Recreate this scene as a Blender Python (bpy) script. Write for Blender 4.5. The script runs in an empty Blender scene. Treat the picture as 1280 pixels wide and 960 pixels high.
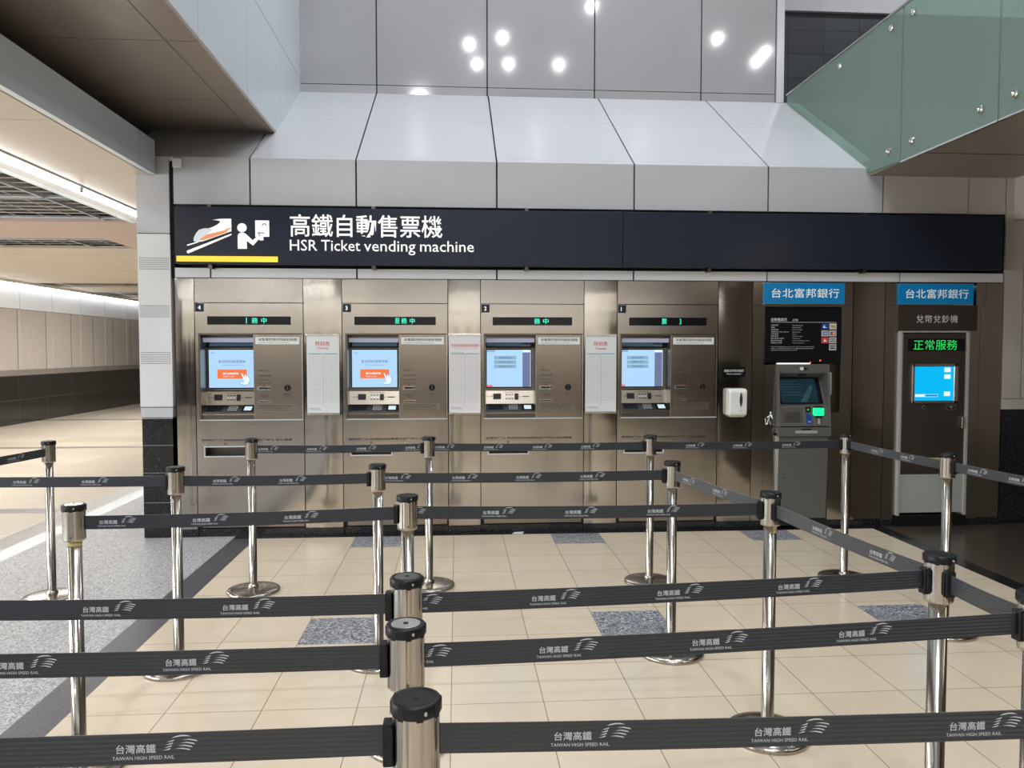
import bpy, bmesh, math, random
from mathutils import Vector, Matrix
random.seed(7)
SC = bpy.context.scene
COL = SC.collection
PI = math.pi

# ------------------------------------------------------------------ camera, world, light, exposure
CAM_H, FPX, YAW, PITCH = 1.6, 981.0, 0.0702, 0.0432
cd = bpy.data.cameras.new('camera'); cam = bpy.data.objects.new('camera', cd); COL.objects.link(cam)
cd.sensor_fit = 'HORIZONTAL'; cd.sensor_width = 36.0; cd.lens = 36.0 * FPX / 1280.0
cd.clip_start = 0.05; cd.clip_end = 200
cam.location = (0, 0, CAM_H); cam.rotation_euler = (PI / 2 - PITCH, 0, -YAW)
SC.camera = cam
SC.view_settings.view_transform = 'Standard'; SC.view_settings.look = 'None'
SC.view_settings.gamma = 1.0; SC.view_settings.use_curve_mapping = False
SC.view_settings.exposure = 0.12
W = bpy.data.worlds.new('world'); SC.world = W; W.use_nodes = True
W.node_tree.nodes['Background'].inputs[0].default_value = (0.80, 0.86, 1.0, 1)
W.node_tree.nodes['Background'].inputs[1].default_value = 0.16


def area(name, loc, size, power, color=(1, 1, 1), rot=(0, 0, 0), size_y=None, shape=None, spread=None):
    l = bpy.data.lights.new(name, 'AREA'); l.energy = power; l.color = color; l.size = size
    l.shape = shape or ('RECTANGLE' if size_y else 'DISK')
    if size_y: l.size_y = size_y
    if spread: l.spread = spread
    o = bpy.data.objects.new(name, l); COL.objects.link(o); o.location = loc; o.rotation_euler = rot
    return o


# round ceiling lamps and added fills of the tall hall above the queue, lit ceilings of the lower zones, unseen fill panels at the left and rear walls
for x, y, z, p, d in [
        (0.28, 0.85, 7.85, 28, 0.06),
        (0.93, 1.23, 7.85, 28, 0.06),
        (0.46, -0.26, 7.85, 28, 0.06),
        (1.15, -0.21, 7.85, 28, 0.06),
        (2.26, -0.18, 7.85, 28, 0.06),
        (2.47, 2.77, 7.85, 28, 0.06),
        (5.24, 1.49, 7.85, 28, 0.06),
        (6.48, 0.86, 7.85, 28, 0.06),
        (6.51, 0.31, 7.85, 28, 0.06),
        (-0.6, 6.3, 7.9, 70, 0.12), (1.3, 6.3, 7.9, 60, 0.12), (3.0, 6.3, 7.9, 48, 0.12), (6.4, 7.6, 7.9, 70, 0.12), (0.4, -4.0, 7.9, 150, 0.2), (2.4, -6.0, 7.9, 130, 0.2), (-0.9, -6.5, 7.9, 190, 0.2), (-0.9, -2.8, 7.9, 120, 0.2)]:  # this last row is added fill for ledge, upper floor and wall fronts
    area('hall_and_fill_lamp', (x, y, z), d, p, (0.95, 0.97, 1.0))
area('corridor_light', (-6.2, 4.0, 3.03), 0.25, 210, (1.0, 0.97, 0.93), size_y=9)
area('corridor_light', (-6.6, 15.0, 3.03), 0.4, 480, (1.0, 0.96, 0.90), size_y=12)
area('corridor_light', (-5.2, -5.0, 3.03), 6.4, 150, (0.96, 0.98, 1.0), size_y=0.22)
area('unseen_fill_light', (-9.3, 1.5, 1.8), 10.0, 500, (0.92, 0.96, 1.0), rot=(PI / 2, 0, -PI / 2), size_y=1.6)  # added unseen fill from the left, brightens the side belts
area('unseen_fill_light', (-1.7, -9.9, 2.3), 14.6, 29, (1.0, 0.95, 0.88), rot=(PI / 2, 0, 0), size_y=0.8)  # added glow panel behind the camera, reflected as a band in the steel
area('unseen_fill_light', (-1.2, -9.9, 2.92), 15.6, 28, (1.0, 0.97, 0.92), rot=(PI / 2, 0, 0), size_y=0.06)
area('lobby_light', (4.5, 1.5, 3.05), 0.3, 16, (1.0, 0.85, 0.65), size_y=3)


# ------------------------------------------------------------------ materials
MATS = {}


def mat(name, col, rough=0.5, metal=0.0, spec=0.5, emit=None, estr=1.0, noise=None, bump=None, coat=0.0, wave=None):
    """noise=(scale, amount) mottles the colour; bump=(scale, strength, stretch xyz)."""
    if name in MATS: return MATS[name]
    m = bpy.data.materials.new(name); m.use_nodes = True
    nt = m.node_tree; b = nt.nodes['Principled BSDF']
    b.inputs['Base Color'].default_value = (*col, 1); b.inputs['Roughness'].default_value = rough
    b.inputs['Metallic'].default_value = metal; b.inputs['Specular IOR Level'].default_value = spec
    b.inputs['Coat Weight'].default_value = coat
    if emit:
        b.inputs['Emission Color'].default_value = (*emit, 1); b.inputs['Emission Strength'].default_value = estr
    tc = nt.nodes.new('ShaderNodeTexCoord')
    if noise:
        n = nt.nodes.new('ShaderNodeTexNoise'); n.inputs['Scale'].default_value = noise[0]; n.inputs['Detail'].default_value = 4
        nt.links.new(tc.outputs['Object'], n.inputs['Vector'])
        r = nt.nodes.new('ShaderNodeValToRGB'); a = noise[1]
        r.color_ramp.elements[0].position = 0.3; r.color_ramp.elements[1].position = 0.7
        r.color_ramp.elements[0].color = (*[c * (1 - a) for c in col], 1); r.color_ramp.elements[1].color = (*[min(1, c * (1 + a)) for c in col], 1)
        nt.links.new(n.outputs['Fac'], r.inputs['Fac']); nt.links.new(r.outputs['Color'], b.inputs['Base Color'])
    last = None
    for bp in ([bump] if bump and not isinstance(bump, list) else (bump or [])):
        mp = nt.nodes.new('ShaderNodeMapping'); mp.inputs['Scale'].default_value = bp[2]
        nt.links.new(tc.outputs['Object'], mp.inputs['Vector'])
        n = nt.nodes.new('ShaderNodeTexNoise'); n.inputs['Scale'].default_value = bp[0]; n.inputs['Detail'].default_value = 2 if bp[0] < 5 else 3
        nt.links.new(mp.outputs['Vector'], n.inputs['Vector'])
        bn = nt.nodes.new('ShaderNodeBump'); bn.inputs['Strength'].default_value = bp[1]; bn.inputs['Distance'].default_value = bp[3]
        nt.links.new(n.outputs['Fac'], bn.inputs['Height'])
        if last: nt.links.new(last.outputs['Normal'], bn.inputs['Normal'])
        nt.links.new(bn.outputs['Normal'], b.inputs['Normal']); last = bn
    if wave:
        w = nt.nodes.new('ShaderNodeTexWave'); w.bands_direction = 'Z'; w.inputs['Scale'].default_value = wave[0]
        nt.links.new(tc.outputs['Object'], w.inputs['Vector'])
        bn = nt.nodes.new('ShaderNodeBump'); bn.inputs['Strength'].default_value = wave[1]; bn.inputs['Distance'].default_value = wave[2]
        nt.links.new(w.outputs['Fac'], bn.inputs['Height']); nt.links.new(bn.outputs['Normal'], b.inputs['Normal'])
    MATS[name] = m
    return m


def granite(name, stops, scale, rough, spec=0.5):
    m = mat(name, stops[0][1], rough, spec=spec); nt = m.node_tree; b = nt.nodes['Principled BSDF']
    tc = nt.nodes.new('ShaderNodeTexCoord'); n = nt.nodes.new('ShaderNodeTexVoronoi'); n.inputs['Scale'].default_value = scale
    nt.links.new(tc.outputs['Object'], n.inputs['Vector'])
    sep = nt.nodes.new('ShaderNodeSeparateColor'); nt.links.new(n.outputs['Color'], sep.inputs[0])
    r = nt.nodes.new('ShaderNodeValToRGB'); r.color_ramp.interpolation = 'LINEAR'
    while len(r.color_ramp.elements) < len(stops): r.color_ramp.elements.new(0.5)
    for e, (p, c) in zip(r.color_ramp.elements, stops): e.position = p; e.color = (*c, 1)
    nt.links.new(sep.outputs[0], r.inputs['Fac']); nt.links.new(r.outputs['Color'], b.inputs['Base Color'])
    return m


def tiles(name, col, joint, w, h, rough, gap=0.004, off=(0, 0, 0), axes='XY', var=0.06, spec=0.5, mottle=0.05):
    """stone or panel surface with a grid of thin joints; axes chooses the plane of the grid."""
    m = mat(name, col, rough, spec=spec); nt = m.node_tree; b = nt.nodes['Principled BSDF']
    tc = nt.nodes.new('ShaderNodeTexCoord'); sep = nt.nodes.new('ShaderNodeSeparateXYZ'); cmb = nt.nodes.new('ShaderNodeCombineXYZ')
    nt.links.new(tc.outputs['Object'], sep.inputs[0])
    nt.links.new(sep.outputs[axes[0]], cmb.inputs[0]); nt.links.new(sep.outputs[axes[1]], cmb.inputs[1])
    mp = nt.nodes.new('ShaderNodeMapping'); mp.inputs['Location'].default_value = off
    nt.links.new(cmb.outputs[0], mp.inputs['Vector'])
    br = nt.nodes.new('ShaderNodeTexBrick'); br.offset = 0; br.squash = 1
    br.inputs['Scale'].default_value = 1; br.inputs['Brick Width'].default_value = w; br.inputs['Row Height'].default_value = h
    br.inputs['Mortar Size'].default_value = gap; br.inputs['Mortar Smooth'].default_value = 0.0; br.inputs['Bias'].default_value = 0
    br.inputs['Color1'].default_value = (*[c * (1 - var) for c in col], 1); br.inputs['Color2'].default_value = (*[min(1, c * (1 + var)) for c in col], 1)
    br.inputs['Mortar'].default_value = (*joint, 1)
    nt.links.new(mp.outputs['Vector'], br.inputs['Vector'])
    n = nt.nodes.new('ShaderNodeTexNoise'); n.inputs['Scale'].default_value = 6; n.inputs['Detail'].default_value = 5
    nt.links.new(tc.outputs['Object'], n.inputs['Vector'])
    mr = nt.nodes.new('ShaderNodeMapRange'); mr.inputs[3].default_value = 1 - mottle; mr.inputs[4].default_value = 1 + mottle
    nt.links.new(n.outputs['Fac'], mr.inputs[0])
    mx = nt.nodes.new('ShaderNodeVectorMath'); mx.operation = 'SCALE'
    nt.links.new(br.outputs['Color'], mx.inputs[0]); nt.links.new(mr.outputs[0], mx.inputs['Scale'])
    nt.links.new(mx.outputs[0], b.inputs['Base Color'])
    return m


STEEL_C = (0.49, 0.452, 0.40)
M = dict(
    steel=mat('brushed_steel', STEEL_C, 0.17, 1.0, bump=[(1.6, 0.10, (0.4, 1, 1.6), 0.02)]),
    steel_pillar=mat('bowed_steel', STEEL_C, 0.10, 1.0, bump=[(1.4, 0.11, (0.25, 1, 2.6), 0.02)]),
    steel_bright=mat('polished_steel', (0.74, 0.72, 0.68), 0.12, 1.0),
    steel_post=mat('post_steel', (0.44, 0.41, 0.37), 0.18, 1.0),
    steel_bright_edge=mat('steel_edge', (0.72, 0.70, 0.66), 0.22, 1.0),
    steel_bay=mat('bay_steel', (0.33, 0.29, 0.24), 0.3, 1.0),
    steel_payment=mat('payment_panel_steel', (0.46, 0.395, 0.335), 0.2, 1.0, bump=[(1.6, 0.12, (0.4, 1, 1.6), 0.02)]),
    steel_dark=mat('dark_steel', (0.16, 0.14, 0.12), 0.32, 1.0),
    brown_door=mat('brown_door', (0.085, 0.066, 0.055), 0.35, 0.6),
    atm_grey=mat('atm_grey', (0.12, 0.12, 0.112), 0.42, 0.2),
    atm_dark=mat('atm_dark', (0.07, 0.07, 0.065), 0.4),
    light_grey=mat('light_grey_paint', (0.36, 0.36, 0.335), 0.4),
    black=mat('black_plastic', (0.008, 0.008, 0.009), 0.4, spec=0.28),
    black_gloss=mat('black_glass', (0.008, 0.008, 0.010), 0.08, spec=0.22),
    black_flat=mat('black_gap', (0.006, 0.006, 0.007), 0.8),
    rubber=mat('black_rubber', (0.015, 0.015, 0.016), 0.6),
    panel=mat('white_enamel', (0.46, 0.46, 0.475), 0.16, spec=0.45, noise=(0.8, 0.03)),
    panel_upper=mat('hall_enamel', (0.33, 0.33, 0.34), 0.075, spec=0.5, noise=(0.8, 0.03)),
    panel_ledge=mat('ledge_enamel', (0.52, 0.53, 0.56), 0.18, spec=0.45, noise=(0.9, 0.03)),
    panel_lightened=mat('lightened_enamel', (0.66, 0.66, 0.67), 0.25),  # enamel lightened to make up for light missing on strip and pier
    panel_warm=mat('warm_enamel', (0.50, 0.46, 0.41), 0.3, noise=(1.0, 0.03)),
    panel_blue=mat('lightened_blue_enamel', (0.55, 0.62, 0.67), 0.22, noise=(0.7, 0.03)),  # pale blue, lightened further to stand for light bounced onto the beam
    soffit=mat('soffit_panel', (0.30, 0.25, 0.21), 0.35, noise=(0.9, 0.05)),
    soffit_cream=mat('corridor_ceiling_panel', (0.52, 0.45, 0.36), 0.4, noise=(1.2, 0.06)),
    pinkish=mat('rosy_ceiling_panel', (0.50, 0.37, 0.31), 0.4),
    navy=mat('navy_sign', (0.014, 0.019, 0.032), 0.25, spec=0.35),
    sign_white=mat('sign_white', (0.85, 0.85, 0.83), 0.4, emit=(0.9, 0.9, 0.88), estr=0.35),
    sign_pale=mat('sign_pale_blue', (0.62, 0.68, 0.72), 0.4, emit=(0.6, 0.66, 0.7), estr=0.2),
    sign_orange=mat('sign_orange', (0.75, 0.28, 0.12), 0.4, emit=(0.8, 0.32, 0.14), estr=0.25),
    sign_yellow=mat('sign_yellow', (0.95, 0.55, 0.04), 0.4, emit=(1.0, 0.58, 0.05), estr=0.55),
    white=mat('white_plastic', (0.72, 0.73, 0.71), 0.35),
    paper=mat('white_paper', (0.66, 0.69, 0.69), 0.35),
    paper_pink=mat('timetable_pink', (0.70, 0.68, 0.70), 0.35),
    ink=mat('black_ink', (0.02, 0.018, 0.016), 0.5),
    ink_grey=mat('grey_ink', (0.36, 0.40, 0.40), 0.5),
    ink_red=mat('red_ink', (0.55, 0.06, 0.06), 0.5),
    ink_maroon=mat('maroon_ink', (0.22, 0.03, 0.03), 0.5),
    ink_green=mat('green_ink', (0.10, 0.32, 0.25), 0.5),
    ink_blue=mat('blue_ink', (0.08, 0.27, 0.42), 0.5),
    bank_blue=mat('bank_blue', (0.0, 0.13, 0.30), 0.35, emit=(0.0, 0.12, 0.28), estr=0.35),
    bank_white=mat('bank_white', (0.7, 0.72, 0.72), 0.4, emit=(0.7, 0.75, 0.75), estr=0.25),
    dim_white=mat('dim_white_print', (0.48, 0.47, 0.45), 0.5, emit=(0.6, 0.58, 0.55), estr=0.12),
    belt=mat('belt_webbing', (0.013, 0.017, 0.024), 0.34, spec=0.6, wave=(38.0, 0.35, 0.001)),
    belt_print=mat('belt_print', (0.50, 0.53, 0.56), 0.5),
    led_green=mat('led_cyan_green', (0, 0.02, 0.01), 0.4, emit=(0.05, 0.9, 0.6), estr=1.3),
    led_lime=mat('led_lime', (0, 0.02, 0.0), 0.4, emit=(0.02, 0.60, 0.10), estr=1.3),
    led_red=mat('led_red', (0.02, 0, 0), 0.4, emit=(1, 0.08, 0.04), estr=2.0),
    glow_green=mat('card_slot_glow', (0, 0.2, 0.1), 0.3, emit=(0.01, 0.85, 0.24), estr=1.5),
    scr_blue=mat('screen_pale_blue', (0.0, 0.0, 0.0), 0.15, emit=(0.44, 0.69, 0.98), estr=0.95),
    scr_white=mat('screen_white', (0, 0, 0), 0.15, emit=(0.75, 0.9, 1.0), estr=1.0),
    scr_orange=mat('screen_orange', (0, 0, 0), 0.15, emit=(0.90, 0.20, 0.06), estr=0.95),
    scr_slate=mat('screen_slate', (0, 0, 0), 0.15, emit=(0.15, 0.18, 0.31), estr=1.0),
    scr_teal=mat('screen_teal', (0, 0, 0), 0.15, emit=(0.24, 0.42, 0.56), estr=1.0),
    scr_red=mat('screen_red', (0, 0, 0), 0.15, emit=(0.95, 0.2, 0.2), estr=0.9),
    scr_ink=mat('screen_ink', (0, 0, 0), 0.15, emit=(0.06, 0.12, 0.2), estr=0.9),
    scr_cyan=mat('screen_cyan', (0, 0, 0), 0.15, emit=(0.0, 0.46, 0.86), estr=1.0),
    scr_cyan_dark=mat('screen_cyan_dark', (0, 0, 0), 0.15, emit=(0.0, 0.25, 0.6), estr=1.0),
    scr_atm=mat('screen_atm', (0.004, 0.012, 0.016), 0.12, emit=(0.010, 0.030, 0.040), estr=0.6),
    scr_atm_line=mat('screen_atm_line', (0.01, 0.03, 0.035), 0.12, emit=(0.03, 0.075, 0.09), estr=0.6),
    lamp_bar=mat('lamp_bar', (0.3, 0.3, 0.34), 0.3, emit=(0.5, 0.58, 0.9), estr=0.22),
    tube=mat('fluorescent_tube', (0.9, 0.9, 0.9), 0.4, emit=(0.95, 0.97, 1.0), estr=9.0),
    glow_warm=mat('warm_light_strip', (0.9, 0.9, 0.8), 0.4, emit=(1.0, 0.95, 0.7), estr=1.6),
    grille=mat('black_grille', (0.010, 0.010, 0.010), 0.6),
    grille_bar=mat('grille_bar', (0.42, 0.41, 0.40), 0.5),
    perforation=mat('perforation', (0.10, 0.10, 0.105), 0.6),
    sticker=mat('yellow_sticker', (0.55, 0.48, 0.18), 0.5),
    card_blue=mat('card_blue', (0.01, 0.04, 0.25), 0.4),
    strip_light=mat('pale_metal_strip', (0.62, 0.66, 0.70), 0.22, 0.3),
)
M['tile_cream'] = tiles('cream_tile', (0.64, 0.545, 0.415), (0.27, 0.21, 0.14), 0.42, 0.4225, 0.17, 0.0022, (0.03, 0.38 - 0.0425 - 0.4225 + 0.3975, 0), var=0.025, mottle=0.06)
M['belt'].node_tree.nodes['Principled BSDF'].inputs['Sheen Weight'].default_value = 1.0
M['belt'].node_tree.nodes['Principled BSDF'].inputs['Sheen Roughness'].default_value = 0.35
M['granite_grey'] = granite('grey_granite', [(0.0, (0.16, 0.16, 0.165)), (0.5, (0.33, 0.33, 0.335)), (1.0, (0.52, 0.52, 0.53))], 130, 0.5, spec=0.3)
M['granite_dark'] = granite('dark_granite_band', [(0.0, (0.035, 0.035, 0.042)), (1.0, (0.080, 0.080, 0.098))], 160, 0.42, spec=0.3)
M['granite_insert'] = granite('speckled_granite_insert', [(0.0, (0.04, 0.043, 0.05)), (0.5, (0.20, 0.21, 0.235)), (1.0, (0.50, 0.52, 0.56))], 95, 0.3)
M['granite_black'] = granite('black_granite', [(0.0, (0.006, 0.006, 0.007)), (0.9, (0.016, 0.016, 0.018)), (1.0, (0.07, 0.07, 0.075))], 170, 0.16)
M['granite_brown'] = granite('brown_granite_band', [(0.0, (0.10, 0.09, 0.08)), (1.0, (0.30, 0.275, 0.25))], 110, 0.3)
M['floor_brown'] = tiles('brown_floor_tile', (0.055, 0.045, 0.034), (0.022, 0.018, 0.014), 0.84, 0.84, 0.25, 0.003)
M['corridor_stone'] = tiles('corridor_stone', (0.74, 0.67, 0.56), (0.55, 0.48, 0.39), 1.76, 0.88, 0.12, 0.004, var=0.08)
M['corridor_panel'] = tiles('corridor_wall_panel', (0.41, 0.375, 0.345), (0.12, 0.10, 0.08), 1.18, 5.0, 0.10, 0.012, axes='YZ', var=0.05)
M['corridor_granite'] = tiles('corridor_wall_granite', (0.022, 0.021, 0.018), (0.05, 0.05, 0.045), 1.18, 0.52, 0.1, 0.008, axes='YZ')
M['slate_tile'] = tiles('slate_wall_tile', (0.030, 0.037, 0.048), (0.012, 0.014, 0.018), 0.45, 0.29, 0.4, 0.006, axes='XZ', var=0.2)
M['hall_warm'] = tiles('hall_wall_panel', (0.55, 0.49, 0.41), (0.25, 0.22, 0.18), 1.2, 0.9, 0.4, 0.01, axes='XZ')


def glass_mat():
    m = bpy.data.materials.new('frosted_green_glass'); m.use_nodes = True; nt = m.node_tree
    b = nt.nodes['Principled BSDF']
    b.inputs['Base Color'].default_value = (0.30, 0.38, 0.335, 1); b.inputs['Roughness'].default_value = 0.12
    b.inputs['IOR'].default_value = 1.45; b.inputs['Specular IOR Level'].default_value = 0.4
    t = nt.nodes.new('ShaderNodeBsdfTransparent'); t.inputs[0].default_value = (0.60, 0.75, 0.70, 1)
    mx = nt.nodes.new('ShaderNodeMixShader'); mx.inputs[0].default_value = 0.42
    out = nt.nodes['Material Output']
    nt.links.new(t.outputs[0], mx.inputs[1]); nt.links.new(b.outputs[0], mx.inputs[2]); nt.links.new(mx.outputs[0], out.inputs[0])
    return m


M['glass_green'] = glass_mat()


# ------------------------------------------------------------------ mesh builder
class MB:
    def __init__(s): s.v = []; s.f = []; s.m = []; s.mats = []; s.smooth = []

    def mi(s, m):
        m = M[m] if isinstance(m, str) else m
        if m not in s.mats: s.mats.append(m)
        return s.mats.index(m)

    def add(s, vs, fs, m, smooth=False):
        k = len(s.v); i = s.mi(m); s.v += [tuple(v) for v in vs]
        for f in fs: s.f.append([k + a for a in f]); s.m.append(i); s.smooth.append(smooth)
        return s

    def box(s, x0, x1, y0, y1, z0, z1, m):
        vs = [(x, y, z) for z in (z0, z1) for y in (y0, y1) for x in (x0, x1)]
        return s.add(vs, [(0, 2, 3, 1), (4, 5, 7, 6), (0, 1, 5, 4), (2, 6, 7, 3), (0, 4, 6, 2), (1, 3, 7, 5)], m)

    def rect(s, x0, x1, z0, z1, y, m):
        """flat print facing -Y"""
        return s.add([(x0, y, z0), (x1, y, z0), (x1, y, z1), (x0, y, z1)], [(0, 1, 2, 3)], m)

    def prism_x(s, prof, x0, x1, m):
        """profile of (y, z) points swept along x"""
        n = len(prof); vs = [(x0, y, z) for y, z in prof] + [(x1, y, z) for y, z in prof]
        fs = [list(range(n))[::-1], list(range(n, 2 * n))] + [(i, (i + 1) % n, n + (i + 1) % n, n + i) for i in range(n)]
        return s.add(vs, fs, m)

    def prism_y(s, prof, y0, y1, m):
        """profile of (x, z) points swept along y"""
        n = len(prof); vs = [(x, y0, z) for x, z in prof] + [(x, y1, z) for x, z in prof]
        fs = [list(range(n)), list(range(n, 2 * n))[::-1]] + [(i, n + i, n + (i + 1) % n, (i + 1) % n) for i in range(n)]
        return s.add(vs, fs, m)

    def lathe(s, prof, m, n=40, c=(0, 0), caps=True):
        vs = []; fs = []
        for r, z in prof:
            for i in range(n):
                a = 2 * PI * i / n; vs.append((c[0] + r * math.cos(a), c[1] + r * math.sin(a), z))
        for k in range(len(prof) - 1):
            for i in range(n):
                j = (i + 1) % n; fs.append((k * n + i, k * n + j, (k + 1) * n + j, (k + 1) * n + i))
        if caps:
            fs.append(tuple(range(n))[::-1]); fs.append(tuple(range((len(prof) - 1) * n, len(prof) * n)))
        s.add(vs, fs[:-2] if caps else fs, m, True)
        if caps: k = len(s.v) - len(vs); i = s.mi(m); [(s.f.append([k + a for a in f]), s.m.append(i), s.smooth.append(False)) for f in fs[-2:]]
        return s

    def disc_y(s, x, z, r, y0, y1, m, n=24):
        return s.prism_y([(x + r * math.cos(2 * PI * i / n), z + r * math.sin(2 * PI * i / n)) for i in range(n)], y0, y1, m)

    def tube(s, pts, r, m, n=10):
        vs = []; fs = []; P = [Vector(p) for p in pts]
        for k, p in enumerate(P):
            d = (P[min(k + 1, len(P) - 1)] - P[max(k - 1, 0)]).normalized()
            u = d.orthogonal().normalized(); w = d.cross(u)
            if abs(d.z) < 0.9: u = d.cross(Vector((0, 0, 1))).normalized(); w = u.cross(d)
            vs += [p + r * (math.cos(2 * PI * i / n) * u + math.sin(2 * PI * i / n) * w) for i in range(n)]
        for k in range(len(P) - 1):
            for i in range(n):
                j = (i + 1) % n; fs.append((k * n + i, k * n + j, (k + 1) * n + j, (k + 1) * n + i))
        fs.append(tuple(range(n))[::-1]); fs.append(tuple(range((len(P) - 1) * n, len(P) * n)))
        return s.add(vs, fs, m, True)

    def text(s, string, x0, x1, z0, z1, y, m, bold=0.0, space=1.0, keep=False, f=None):
        """lettering filling the box x0..x1, z0..z1 on a plane facing -Y (or mapped through f(u, v))"""
        vs, fs, bb = glyphs(string, bold, space)
        w = bb[2] - bb[0]; h = bb[3] - bb[1]; sx = (x1 - x0) / w; sz = (z1 - z0) / h
        if keep: sx = sz = min(sx, sz)
        q = [((a - bb[0]) * sx + x0, (b - bb[1]) * sz + z0) for a, b in vs]
        return s.add([f(*p) if f else (p[0], y, p[1]) for p in q], fs, m)

    def poly(s, pts, y, m, f=None):
        return s.add([f(*p) if f else (p[0], y, p[1]) for p in pts], tess(pts), m)

    def build(s, name, parent=None, loc=None, rot=None, bevel=0.0):
        me = bpy.data.meshes.new(name); me.from_pydata(s.v, [], s.f)
        for m in s.mats: me.materials.append(m)
        me.polygons.foreach_set('material_index', s.m); me.polygons.foreach_set('use_smooth', s.smooth)
        me.update()
        o = bpy.data.objects.new(name, me); COL.objects.link(o)
        if parent is not None: o.parent = parent
        if loc: o.location = loc
        if rot: o.rotation_euler = rot
        if bevel:
            b = o.modifiers.new('bevel', 'BEVEL'); b.width = bevel; b.segments = 2; b.limit_method = 'ANGLE'
        return o


from mathutils.geometry import tessellate_polygon


def tess(pts):
    tri = tessellate_polygon([[Vector((p[0], p[1], 0)) for p in pts]])
    out = []
    for t in tri:
        a, b, c = [pts[i] for i in t]
        out.append(tuple(t) if (b[0] - a[0]) * (c[1] - a[1]) - (b[1] - a[1]) * (c[0] - a[0]) > 0 else tuple(t)[::-1])
    return out


GL = {}


def glyphs(string, bold=0.0, space=1.0):
    key = (string, bold, space)
    if key not in GL:
        c = bpy.data.curves.new('t', 'FONT'); c.body = string; c.resolution_u = 2; c.offset = bold; c.space_character = space
        o = bpy.data.objects.new('t', c); me = bpy.data.meshes.new_from_object(o)
        vs = [(v.co.x, v.co.y) for v in me.vertices]; fs = [tuple(p.vertices) for p in me.polygons]
        fs2 = []
        for f in fs:
            a = sum(vs[f[i - 1]][0] * vs[f[i]][1] - vs[f[i]][0] * vs[f[i - 1]][1] for i in range(len(f)))
            fs2.append(f if a > 0 else f[::-1])
        xs = [v[0] for v in vs]; ys = [v[1] for v in vs]
        GL[key] = (vs, fs2, (min(xs), min(ys), max(xs), max(ys)))
        bpy.data.objects.remove(o); bpy.data.curves.remove(c); bpy.data.meshes.remove(me)
    return GL[key]


def tag(o, label=None, cat=None, group=None, kind=None):
    if label: o['label'] = label
    if cat: o['category'] = cat
    if group: o['group'] = group
    if kind: o['kind'] = kind
    return o


def thing(name, label, cat, loc=(0, 0, 0), group=None, rz=0):
    o = bpy.data.objects.new(name, None); COL.objects.link(o); o.location = loc; o.rotation_euler = (0, 0, rz); o.empty_display_size = 0.1
    return tag(o, label, cat, group)


def struct(name, mb, label=None, bevel=0.0):
    return tag(mb.build(name, bevel=bevel), label, None, None, 'structure')


def copy_tree(o, parent=None):
    c = o.copy(); COL.objects.link(c)
    if parent is not None: c.parent = parent
    for ch in o.children: copy_tree(ch, c)
    return c


# ------------------------------------------------------------------ the place: floor
YF = 6.82                   # front plane of the ticket wall
XL, XR = -1.65, 3.65        # edges of the tall hall above
m = MB()
TX, TY = 0.42, 0.4225
cx0, cx1 = -1.71, 3.72
ins = {(-2, 0), (2, 0), (6, 0), (-2, -5), (2, -5), (6, -5), (-2, -10), (2, -10), (6, -10)}
y_top, x_org = 6.38, -0.03


def fl(x0, x1, y0, y1, mt): m.add([(x0, y0, 0), (x1, y0, 0), (x1, y1, 0), (x0, y1, 0)], [(0, 1, 2, 3)], mt)


for r in range(-40, 1):
    ya, yb = y_top + r * TY, min(y_top + (r + 1) * TY, 6.74)
    for c in range(-5, 10):
        xa, xb = max(x_org + c * TX, cx0), min(x_org + (c + 1) * TX, cx1)
        if xb > xa: fl(xa, xb, ya, yb, 'granite_insert' if (c, r) in ins else 'tile_cream')
Y0 = y_top - 40 * TY
fl(-1.90, cx0, Y0, 6.74, 'granite_dark')
fl(-3.45, -1.90, Y0, 6.74, 'granite_grey'); fl(-3.45, -2.66, 6.74, 30, 'granite_grey')
fl(-2.66, -1.90, 6.74, 7.6, 'granite_grey')
fl(-3.63, -3.45, Y0, 30, 'strip_light'); fl(-3.86, -3.63, Y0, 30, 'granite_brown')
fl(-1.90, 3.72, 6.74, 7.6, 'granite_black'); fl(3.72, 3.86, Y0, 7.6, 'granite_black')
fl(3.86, 9.6, Y0, 7.6, 'floor_brown')
yy = Y0
bands = [4.55, 6.25, 7.95, 9.75, 13.2, 18.5]
prev = Y0
for yb in bands:
    fl(-9.5, -3.86, prev, yb, 'corridor_stone'); fl(-9.5, -3.86, yb, yb + 0.24, 'granite_brown'); prev = yb + 0.24
fl(-9.5, -3.86, prev, 30, 'corridor_stone')
m.box(-9.5, 9.6, Y0, 30, -0.2, -0.01, 'granite_black')
struct('floor', m)

# ------------------------------------------------------------------ the ticket wall and the panels above it
SEAMS = [-2.37, -1.735, -0.85, 0.348, 1.548, 2.748, 3.80]
G = 0.007
m = MB()                                        # fascia band above the sign
for a, b in zip(SEAMS, SEAMS[1:] + [4.60]):
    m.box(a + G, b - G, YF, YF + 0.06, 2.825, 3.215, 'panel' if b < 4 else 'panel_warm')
m.box(-2.36, 4.6, YF + 0.03, YF + 0.3, 2.80, 3.20, 'black_flat')
struct('trim_1', m)
m = MB()                                        # narrow strip under the sign
sm = [-2.37, -2.07, -0.85, 0.348, 1.548, 2.748, 3.97, 4.95]
for a, b in zip(sm, sm[1:]): m.box(a + G, b - G, YF, YF + 0.06, 2.212, 2.292, 'panel_lightened')
m.box(-2.36, 4.94, YF + 0.03, YF + 0.3, 2.20, 2.29, 'black_flat')
m.box(-2.375, 4.96, YF + 0.16, YF + 0.3, 2.28, 2.83, 'black_flat')
m.box(-2.396, -2.37, YF + 0.02, YF + 0.3, 2.21, 3.2, 'black_flat')
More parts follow.
